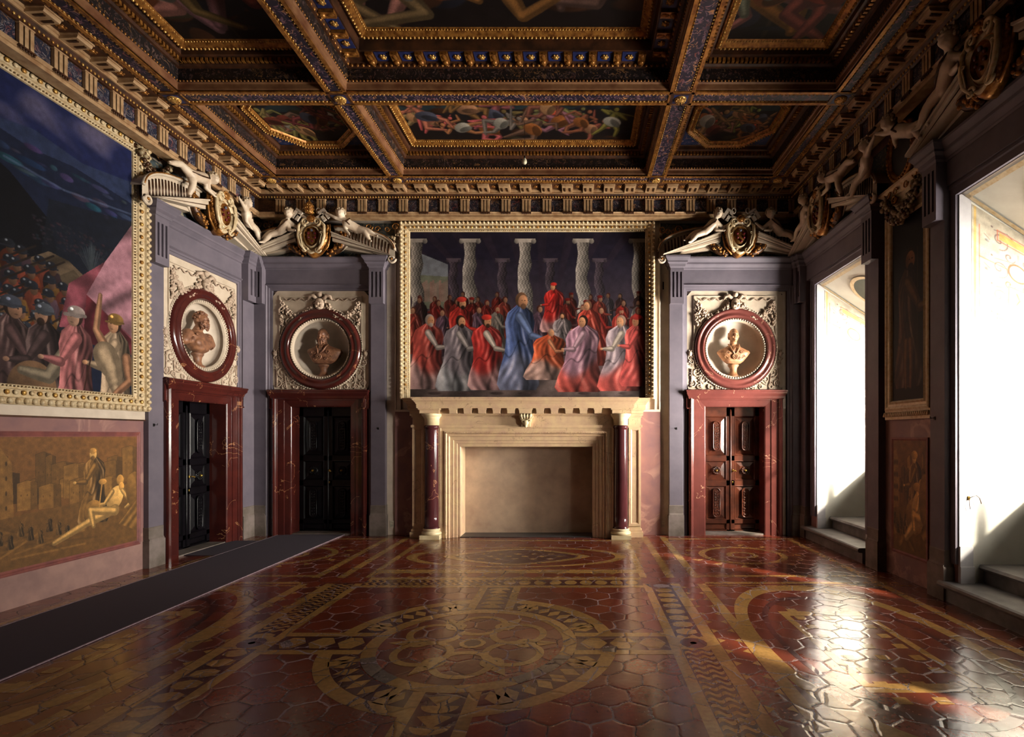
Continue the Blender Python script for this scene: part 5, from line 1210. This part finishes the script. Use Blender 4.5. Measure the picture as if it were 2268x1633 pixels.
JC = dict(pelvis=(-.72, -.36, 5.60), chest=(-.52, -.38, 5.66), head=(-.37, -.43, 5.72), kneeA=(-.93, -.35, 5.66), footA=(-1.13, -.34, 5.58), kneeB=(-.73, -.38, 5.45), footB=(-.76, -.34, 5.28), elbowA=(-.36, -.36, 5.55), handA=(-.20, -.36, 5.56), elbowB=(-.45, -.38, 5.54), handB=(-.33, -.40, 5.50))
def festoon(bay, label, u, z, y=-.12, w=.3, h=.3, seed=1, n=120):
    t = bay.thing('fruit_festoon', label, 'garland', u, y, z); rr = random.Random(seed); b = MB()
    for i in range(n):
        q = rr.random(); x = (q-.5)*w*2; zz = -h*math.sin(PI*q); k = .045+.03*math.sin(PI*q)
        b.ball((x+rr.uniform(-k, k), rr.uniform(-.03, .03), zz+rr.uniform(-k, k)), rr.uniform(.016, .036), rr.choice((0, 0, 1)), 7, 5)
    b.obj('fruit_and_leaves', ['fruit', 'brown'], t)
    b = MB()
    for s in (-1, 1): b.spiral(s*w*.8, 0, .09, .07, .02, 1.3, .012, .01, dirn=s); b.spiral(s*w*.3, 0, .05, .05, .02, 1.2, .010, .01, dirn=-s)
    b.obj('ribbon', 'gold', t)

where = {'BL': 'beside the far left corner', 'BR': 'at the right of the far wall', 'LW': 'on the left wall'}
def bay_full(bay, tag_, red, doormat, dn, PLs, kind, bl, plabels, lims, arcs, keys, tiara, ent):
    pilaster(bay, *PLs[0][:2], plabels[0], *PLs[0][2:]); pilaster(bay, *PLs[1][:2], plabels[1], *PLs[1][2:])
    entablature(bay, ent[0], ent[1], ent[2], 'grey stone entablature over the stucco panel '+where[tag_], ent[3])
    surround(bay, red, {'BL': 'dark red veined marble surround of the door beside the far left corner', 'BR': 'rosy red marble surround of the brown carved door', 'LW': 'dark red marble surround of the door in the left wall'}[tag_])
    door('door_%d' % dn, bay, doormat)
    stucco(bay, 'cream stucco panel with garlands '+where[tag_], dn)
    roundel(bay, red, {'BL': 'dark red marble roundel around the bearded bust in a cape', 'BR': 'rosy marble roundel around the clean-shaven bust', 'LW': 'dark red marble roundel seen obliquely on the left wall'}[tag_])
    bust(bay, bl, kind)
    pediment(bay, {'BL': 'broken pediment over the far left door bay', 'BR': 'sunlit broken pediment over the brown door bay', 'LW': 'broken pediment over the left wall door bay'}[tag_], lims, arcs)
    arms(bay, {'BL': 'gilded shield with red balls, crossed keys and tiara, far wall left', 'BR': 'gilded shield with red balls and crossed keys, far wall right', 'LW': 'gilded oval shield with red balls on the left wall'}[tag_], keys, tiara)
bay_full(BL, 'BL', 'red', 'door_shaded', 2, [(-1.29, -.99, 0, 0), (.947, 1.205)], 'cape', 'brown bust of a bearded man in a cape with round clasp',
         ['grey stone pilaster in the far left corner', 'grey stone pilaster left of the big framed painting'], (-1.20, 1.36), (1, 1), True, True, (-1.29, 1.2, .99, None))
bay_full(BR, 'BR', 'red2', 'door', 3, [(-1.213, -.971), (1.05, 1.282, .055, 0)], 'cope', 'pale brown bust of a clean-shaven man in an embroidered cope',
         ['grey stone pilaster right of the big framed painting', 'grey stone pilaster in the far right corner'], (-1.36, 1.2), (1, 1), True, False, (-1.2, 1.282, .99, 1.06))
bay_full(LW, 'LW', 'red', 'door_shaded', 1, [(-1.19, -.94), (.89, 1.31, .055, 0)], 'armor', 'brown bust of a curly bearded man in armour, head turned',
         ['grey stone pilaster beside the gilt frame of the left wall', 'grey stone pilaster of the left wall at the far corner'], (-1.33, 1.22), (1, 1), False, False, (-1.2, 1.3, .96, .93))
putto(BL, 'stucco putto reclining left of the shield with papal tiara', 'L', JL); putto(BL, 'stucco putto reaching for the key, right of the shield with papal tiara', 'R', JR, -.0)
putto(BR, 'sunlit stucco putto reclining left of the far right shield', 'L', JL, -.03); putto(BR, 'stucco putto lying in shade right of the far right shield', 'L', JL, .14, 0, 1, -1)
putto(LW, 'stucco putto crawling on the left wall pediment, leg stretched behind', 'C', JC, 0, .05); putto(LW, 'stucco putto sliding down the left wall pediment beside the corner', 'R', JR, -.05)
festoon(BL, 'fruit festoon behind the feet of the key-reaching putto', 1.16, 5.55, seed=1); festoon(BR, 'fruit festoon at the left end of the sunlit pediment', -1.2, 5.5, w=.18, seed=2)
festoon(LW, 'fruit festoon above the crawling putto on the left wall', -1.1, 5.72, w=.26, seed=4); festoon(BL, 'shaded fruit festoon in the far left corner', -1.02, 5.62, w=.2, seed=5)

# ------------------------------------------------------------------ fireplace
fp = FP.thing('fireplace', 'monumental honey marble fireplace with two wine-red columns', 'fireplace')
b = MB()
def shelf(b, hw, y1, prof, m=0):
    L = [[(-hw-e, -y1-e, z), (hw+e, -y1-e, z), (hw+e, .0, z), (-hw-e, .0, z)] for e, z in prof]; b.loops(L, cap0=True, cap1=True, m=m)
cp = [(0, 2.315), (.0, 2.385), (.01, 2.39), (.02, 2.415), (.05, 2.45), (.06, 2.455), (.06, 2.475), (.075, 2.48), (.075, 2.505)]
shelf(b, 2.14, .27, cp); shelf(b, 1.92, .46, cp); fix(b.obj('mantel_cornice', 'fire', fp))
b = MB(); b.box(-2.06, 2.06, -.24, 0, 2.22, 2.315); b.box(-1.86, 1.86, -.33, 0, 2.215, 2.315); 
for s in (-1, 1):
    for (a, c, y) in ((1.84, 2.10, .27), (1.53, 1.87, .44)):
        L = [[(s*(a-e), -y-e, z), (s*(c+e), -y-e, z), (s*(c+e), 0, z), (s*(a-e), 0, z)] for e, z in ((-.02, 2.22), (0, 2.225), (0, 2.28), (.02, 2.29), (.025, 2.315))]; b.loops(L, cap0=True, cap1=True)
n = 12
for i in range(n+1):
    u = (i-n/2)*.256
    if abs(u) > 1.5: continue
    w = .075 if i != n//2 else .13; b.prism_y([(u-w, 2.315), (u+w, 2.315), (u+w, 2.30), (u+w*.85, 2.28), (u+w*.85, 2.225), (u-w*.85, 2.225), (u-w*.85, 2.28), (u-w, 2.30)], -.44, -.33)
fix(b.obj('modillion_course', 'fire', fp))
b = MB(); b.box(-1.56, 1.56, -.29, 0, 2.02, 2.18); b.prism_x([(0, 2.18), (-.295, 2.18), (-.325, 2.205), (-.33, 2.215), (0, 2.215)], -1.56, 1.56); b.obj('frieze', 'fire', fp)
b = MB(); b.frame(-1.58, 1.58, 0, 2.02, [(0, 0), (0, -.315), (.05, -.32), (.055, -.30), (.10, -.30), (.105, -.315), (.125, -.325), (.15, -.315), (.165, -.29), (.19, -.30), (.205, -.29), (.21, -.27), (.27, -.27), (.275, -.25), (.33, -.25), (.335, -.235), (.385, -.235), (.39, -.23), (.39, .17)], True); fix(b.obj('moulded_surround', 'fire', fp))
b = MB()
for i in range(150): z = 1.86*(i+.5)/110
for s in (-1, 1):
    for i in range(88): b.ball((s*1.435, -.327, (i+.5)*.0213), (.012, .009, .011), 0, 5, 3)
for i in range(134): b.ball((-1.43+(i+.5)*.02134, -.327, 1.883), (.011, .009, .012), 0, 5, 3)
b.obj('rope_bead', 'fire', fp)
b = MB(); b.quad((-1.2, .17, 0), (1.2, .17, 0), (1.2, .17, 1.66), (-1.2, .17, 1.66)); b.obj('firebox_back', 'fireback', fp)
b = MB(); b.box(-1.19, 1.19, -.26, .17, .0, .012)
for x in (-.75, -.25, .2, .7): b.box(x, x+.006, -.26, .17, .012, .0125)
b.obj('hearth_slab', 'slate', fp)
b = MB()                                       # keystone console
b.prism_y([(-.12, 2.215), (.12, 2.215), (.125, 2.16), (.10, 2.13), (.075, 2.05), (.08, 1.99), (-.08, 1.99), (-.075, 2.05), (-.10, 2.13), (-.125, 2.16)], -.36, -.28)
for k in range(4): b.tube([(-.085+k*.057, -.37, 2.215), (-.08+k*.053, -.40, 2.18), (-.06+k*.04, -.37, 2.13)], [.026, .03, .012])
b.ball((0, -.375, 2.06), (.05, .03, .05), 0, 10, 6); b.ball((0, -.38, 2.0), (.03, .02, .03), 0, 8, 5)
for s in (-1, 1): b.spiral(s*.045, -.375, 2.09, .035, .008, 1.2, .011, .01, dirn=s)
fix(b.obj('keystone_console', 'firewhite', fp))
for s in (-1, 1):
    c = MB(); r = .13; c.lathe_z([(r*1.12, .175), (r*1.12, .19), (r*1.02, .205), (r, .23)]+[(r*(1-.06*(k/10)**2), .23+1.70*k/10) for k in range(11)]+[(r*.97, 1.96), (r*1.06, 1.97), (r*1.08, 1.985), (r*1.02, 2.0), (r*1.0, 2.015)], s*1.69, -.29, 40); col = c.obj('column', 'porphyry', fp)
    c = MB(); c.box(s*1.69-.175, s*1.69+.175, -.47, -.11, 0, .07); c.lathe_z([(.175, .07), (.182, .09), (.175, .115), (.15, .125), (.145, .14), (.158, .15), (.155, .17), (.145, .178)], s*1.69, -.29, 36); c.obj('column_base', 'firewhite', col)
    c = MB(); c.lathe_z([(.130, 2.012), (.132, 2.13), (.145, 2.14), (.142, 2.15), (.17, 2.18), (.182, 2.2), (.182, 2.222)], s*1.69, -.29, 36); c.obj('column_capital', 'firewhite', col)
    c = MB(); a, d = sorted((s*1.84, s*2.06)); c.box(a, d, -.22, 0, .14, 2.22); c.frame(a, d, .20, 1.98, [(.0, -.22), (.0, -.235), (.04, -.235), (.055, -.225), (.06, -.222)])
    for (z0, z1, e) in ((0, .09, .04), (.09, .14, .02), (1.98, 2.02, .025), (2.02, 2.03, .01), (2.16, 2.19, .015), (2.19, 2.22, .04)): c.box(a-e, d+e, -.22-e, 0, z0, z1)
    fix(c.obj('side_pilaster', 'fire', fp))
# ------------------------------------------------------------------ framed paintings
pt = FP.thing('framed_painting', 'large framed painting of a robed gathering above the fireplace', 'painting', 0, 0, 2.5)
z = lambda q: q-2.5
P = paint_assembly(); P.mesh('canvas', [(-2.16, -.035, z(5.58)), (2.16, -.035, z(5.58)), (-2.16, -.035, z(2.44)), (2.16, -.035, z(2.44))], 'oil', pt)
def frieze_frame(bld, x0, x1, z0, z1, w, y, openb, step=.075):
    """ornament of a carved frame: outer gadroons, middle anthemion row, inner pearls"""
    sides = [((x0, z0), (x0, z1), 1, 0), ((x0, z1), (x1, z1), 0, -1), ((x1, z1), (x1, z0), -1, 0)]
    if not openb: sides.append(((x1, z0), (x0, z0), 0, 1))
    for (a, c, nx, nz) in sides:
        L = math.hypot(c[0]-a[0], c[1]-a[1]); dx, dz = (c[0]-a[0])/L, (c[1]-a[1])/L
        n = int(L/step)
        for i in range(n):
            s_ = (i+.5)*L/n; px, pz = a[0]+dx*s_, a[1]+dz*s_
            q = w*.17; v = abs(dz) > .5
            bld.ball((px+nx*q, y-.035, pz+nz*q), (w*.15 if v else step*.36, .03, step*.36 if v else w*.15), 0, 6, 4)
            if w*.8 < s_ < L-w*.5:
                q = w*.56; bld.ball((px+nx*q, y-.012, pz+nz*q), (w*.12 if v else step*.33, .016, step*.33 if v else w*.12), 1 if i % 2 else 0, 6, 4)
        n = int(L/(step*.45))
        for i in range(n):
            s_ = (i+.5)*L/n
            if w < s_ < L-(0 if openb and (c[1] == z0) else w)*1.0:
                q = w*.86; bld.ball((a[0]+dx*s_+nx*q, y+.01, a[1]+dz*s_+nz*q), (step*.15, .012, step*.15), 0, 5, 3)
b = MB(); b.frame(-2.335, 2.335, z(2.50), z(5.75), [(0, 0), (0, -.11), (.03, -.125), (.065, -.12), (.075, -.10), (.14, -.09), (.145, -.07), (.17, -.06), (.175, -.03)], True); frieze_frame(b, -2.335, 2.335, z(2.50), z(5.75), .19, -.09, True); fix(b.obj('carved_frame', ['goldwhite', 'gold2'], pt))
b = MB(); b.frame(-2.44, 2.44, z(2.31), z(5.84), [(0, 0), (0, -.045), (.02, -.05), (.03, -.035), (.09, -.035), (.105, -.035)], True); fix(b.obj('outer_fillet', 'white', pt))
pt = LP.thing('framed_painting', 'huge framed battle painting with soldiers and pink flag on the left wall', 'painting', 0, 0, 2.1)
z = lambda q: q-2.1; x0, x1 = 3.88-5.0, 7.40-5.0
P = paint_battle(); P.mesh('canvas', [(x0+.22, -.04, z(5.64)), (x1-.22, -.04, z(5.64)), (x0+.22, -.04, z(2.32)), (x1-.22, -.04, z(2.32))], 'oil', pt)
b = MB(); b.frame(x0, x1, z(2.16), z(5.86), [(0, 0), (0, -.11), (.03, -.13), (.07, -.125), (.08, -.10), (.16, -.09), (.17, -.07), (.215, -.06), (.22, -.03)]); frieze_frame(b, x0, x1, z(2.16), z(5.86), .23, -.095, False, .085); fix(b.obj('carved_frame', ['goldwhite', 'gold2'], pt))
pt = LP.thing('monochrome_panel', 'brown monochrome panel of ruins and reclining figures below the battle painting', 'painting', 0, 0, .35)
P = paint_mono(); P.mesh('painted_scene', [(5.36-5, -.036, 1.82-.35), (7.27-5, -.036, 1.82-.35), (5.36-5, -.036, .406-.35), (7.27-5, -.036, .406-.35)], 'fresco', pt)
M['redline'] = plain('painted_dull_red_border', (136, 76, 68), (110, 62, 60), 8, .6)
b = MB(); b.frame(5.30-5, 7.33-5, 0, 1.53, [(0, -.03), (0, -.038), (.012, -.042), (.025, -.036), (.04, -.042), (.05, -.037), (.062, -.036)]); fix(b.obj('painted_border', 'redline', pt))

# ------------------------------------------------------------------ window wall: pilasters, pediments, pier pictures
W1, W2, W3 = WIN[0], WIN[1], WIN[2]
pilaster(W1, -1.35, -1.06, 'dark grey pilaster of the window wall in the far corner', 0, .055); pilaster(W1, 1.02, 1.28, 'dark grey pilaster left of the tall narrow painting')
pilaster(W2, -1.14, -.90, 'dark grey pilaster right of the tall narrow painting'); pass
def ent_plain(bay, label):
    t = bay.thing('entablature', label, 'entablature', 0, 0, ZT); z = lambda q: q-ZT
    b = MB(); b.box(-1.28, 1.28, -.075, .02, z(4.60), z(4.87)); b.obj('frieze', 'stone', t)
    b = MB(); b.prism_x([(.02, z(4.87)), (-.085, z(4.87)), (-.10, z(4.885)), (-.10, z(4.90)), (-.14, z(4.945)), (-.15, z(4.95)), (-.15, z(4.985)), (-.19, z(5.03)), (-.20, z(5.04)), (-.20, z(5.07)), (.02, z(5.07))], -1.28, 1.28); b.obj('cornice', 'stone', t)
ent_plain(W1, 'dark grey stone entablature over the far window'); ent_plain(W2, 'dark grey stone entablature over the near window')
pediment(W1, 'shadowed broken pediment over the far window', (-1.2, 1.33), (1, 1)); arms(W1, 'shadowed oval shield over the far window', False, False)
putto(W1, 'shadowed putto climbing left of the shield over the far window', 'L', JL); putto(W1, 'shadowed putto sprawled on the shell right of the far window shield', 'C', JC, 0, .05, 1, -1)
pediment(W2, 'dark broken pediment over the near window at the right edge', (-1.2, 1.33), (0, 1)); arms(W2, 'dark shield over the near window at the top right', False, False)
putto(W2, 'large dark seated figure on the near window pediment', 'L', JL, -.0, .02, 1.15)
PV = Bay(XR, 6.73, -PI/2)
pv = PV.thing('tall_painting', 'tall narrow dark painting of a standing figure between the windows', 'painting', 0, 0, 2.1)
P = paint_standing(); P.mesh('canvas', [(-.32, -.03, 2.5), (.32, -.03, 2.5), (-.32, -.03, .18), (.32, -.03, .18)], 'oil', pv)
b = MB(); b.frame(-.45, .45, .06, 2.62, [(0, 0), (0, -.06), (.02, -.07), (.04, -.06), (.05, -.05), (.08, -.045), (.10, -.06), (.115, -.05), (.13, -.02)]); fix(b.obj('gilt_frame', 'goldwhite', pv))
b = MB(); b.box(-.46, .46, -.05, 0, -.06, .06)
for i in range(24): b.tube([(-.45+i*.0385, -.07, -.02), (-.425+i*.0385, -.07, .03)], .014)
b.obj('rope_moulding', 'goldwhite', pv)
pv = PV.thing('monochrome_panel', 'shadowed brown monochrome panel low between the windows', 'painting', 0, 0, .35)
P = paint_mono(120, 220, 4); P.mesh('painted_scene', [(-.33, -.012, 1.42), (.33, -.012, 1.42), (-.33, -.012, 0), (.33, -.012, 0)], 'fresco', pv)
b = MB(); b.frame(-.37, .37, -.04, 1.46, [(0, 0), (0, -.02), (.02, -.022), (.04, -.012)]); fix(b.obj('painted_border', 'redline', pv))
festoon(PV, 'heavy shadowed fruit festoon above the tall narrow painting', 0, 4.9, -.12, .36, .32, 7, 260)
ov = PV.thing('oval_medallion', 'dark oval medallion in a gilded rim above the fruit festoon', 'medallion', -.02, -.08, 5.42)
b = MB(); b.lathe_y([(.40, .05), (.41, -.02), (.38, -.05), (.34, -.03), (.32, -.05), (.30, -.01)], 0, 0, 48, 0, .72)
for k in range(40): a = 2*PI*k/40; b.ball((.355*.72*math.cos(a), -.05, .355*math.sin(a)), .018, 0, 6, 4)
b.obj('gilded_rim', 'gold', ov); b = MB(); b.lathe_y([(.31, -.005), (.2, -.02), (.001, -.03)], 0, 0, 40, 0, .72); b.obj('dark_field', 'night', ov)
putto(PV, 'shadowed putto leaning on the near side of the oval medallion', 'R', JR, -.28, -.15); putto(PV, 'shadowed putto leaning on the far side of the oval medallion', 'R', JR, .28, -.15, 1, -1)
cb = PV.thing('console_bracket', 'shadowed moulded bracket below the oval medallion', 'bracket', 0, 0, 4.95)
b = MB(); L = [[(-.36-e, -.05-e, z), (.36+e, -.05-e, z), (.36+e, 0, z), (-.36-e, 0, z)] for e, z in ((-.1, -.16), (-.02, -.1), (.0, -.02), (.06, .03), (.10, .06), (.10, .09))]; b.loops(L, cap0=True, cap1=True); b.obj('moulded_shelf', 'goldwhite', cb)
for s in (-1, 1): b = MB(); b.spiral(s*.2, -.08, -.06, .06, .01, 1.4, .02, .01, dirn=s); b.obj('scroll', 'gold', cb)

# ------------------------------------------------------------------ small fittings
def hook(bay, u, z, y, label):
    t = bay.thing('wall_hook', label, 'hook', u, y, z); b = MB(); b.box(-.014, .014, -.006, .0, -.02, .02); b.tube([(0, -.004, .005), (0, -.05, .0), (0, -.055, .02)], .006); b.obj('iron_hook', 'iron', t)
hook(LW, -1.10, 1.98, -.10, 'small black iron hook on the left wall pilaster'); hook(BL, 1.08, 1.96, -.10, 'small iron hook on the pilaster left of the fireplace')
hook(BR, -1.09, 1.96, -.10, 'small iron hook on the pilaster right of the fireplace'); hook(PV, .62, 2.03, -.10, 'tiny iron hook on the dark pilaster of the near window')
for (bay, u, lb) in ((FP, -2.50, 'ivory wall socket left of the fireplace near the floor'), (FP, 2.50, 'ivory wall socket right of the fireplace near the floor')):
    t = bay.thing('wall_socket', lb, 'socket', u, 0, .20); b = MB(); b.box(-.035, .035, -.012, 0, -.06, .06); b.obj('cover_plate', 'socket', t)
    b = MB()
    for zz in (-.03, .03):
        for k in (-1, 0, 1): b.box(k*.012-.003, k*.012+.003, -.0135, -.011, zz-.004, zz+.004)
    b.obj('contact_holes', 'iron', t)
t = FP.thing('wall_slot', 'narrow black slot in the plaster right of the gilt frame', 'slot', 2.50, 0, 4.62); b = MB(); b.box(-.012, .012, -.006, 0, -.09, .05); b.obj('iron_slot', 'iron', t)
t = W2.thing('cord_cleat', 'small brass cleat with looped cord on the bright jamb', 'cleat', -OPW+.02, .10, 1.15)
b = MB(); b.box(-.02, .0, -.012, .012, -.02, .02); b.obj('cleat_plate', 'brass', t); b = MB(); b.tube([(.004, 0, 0), (.03, .02, .02), (.03, .06, .03), (.02, .10, .0), (.02, .12, -.06)], .004); b.tube([(.004, 0, 0), (.02, -.01, -.06), (.015, 0, -.12)], .003); b.obj('cord', 'wood', t)

GR = {'beam': 'gilded ceiling beams', 'coffer': 'painted ceiling coffers', 'pilaster': 'grey stone pilasters', 'entablature': 'grey stone entablatures', 'door surround': 'red marble door surrounds', 'relief panel': 'cream stucco relief panels', 'roundel': 'marble roundels with busts', 'bust': 'portrait busts in roundels', 'pediment': 'broken pediments over the bays', 'coat of arms': 'gilded shields with balls', 'statue': 'stucco putti on the pediments', 'garland': 'stucco fruit festoons', 'step': 'stone steps at the windows', 'hook': 'small iron wall hooks', 'socket': 'ivory wall sockets'}
for o in S.objects:
    if o.parent is None and o.get('category') in GR: o['group'] = GR[o['category']]
# ------------------------------------------------------------------ light: sun and sky through the windows
w = bpy.data.worlds.new('daylight'); S.world = w; w.use_nodes = True
bg = w.node_tree.nodes['Background']; bg.inputs[0].default_value = (.75, .85, 1, 1); bg.inputs[1].default_value = SKY
sn = bpy.data.lights.new('sun', 'SUN'); sn.energy = SUN; sn.angle = math.radians(2.2); sn.color = (1, .93, .80)
so = bpy.data.objects.new('sun', sn); COL.objects.link(so); so.rotation_euler = Vector((-1, .9, -.86)).to_track_quat('-Z', 'Y').to_euler(); so.location = (9, 2, 7)
for i, w_ in enumerate(WIN):
    ld = bpy.data.lights.new('window_daylight', 'AREA'); ld.shape = 'RECTANGLE'; ld.size = 2.4; ld.size_y = 1.5; ld.energy = AREA[i]; ld.color = LCOL
    lo = bpy.data.objects.new('window_daylight', ld); COL.objects.link(lo); ld.spread = math.radians(SPREAD); lo.location = w_.at(.45, XG+1.2, 1.95); lo.rotation_euler = Vector(LDIR).to_track_quat('-Z', 'Z').to_euler()

# ------------------------------------------------------------------ camera
cd = bpy.data.cameras.new('camera'); co = bpy.data.objects.new('camera', cd); COL.objects.link(co); S.camera = co
co.location = (0, 0, CH); co.rotation_euler = (PI/2, 0, 0); cd.sensor_width = 36; cd.lens = F/2268*36; cd.shift_x = (1134-1280)/2268; cd.shift_y = (965-816.5)/2268; cd.clip_start = .05
S.view_settings.view_transform = 'Standard'; S.view_settings.look = 'None'; S.view_settings.gamma = 1; S.view_settings.use_curve_mapping = False
S.view_settings.exposure = EXPO
S.cycles.use_denoising = True; S.cycles.max_bounces = 8; S.cycles.diffuse_bounces = DB; S.cycles.glossy_bounces = 4; S.cycles.transparent_max_bounces = 12
S.cycles.sample_clamp_indirect = 8
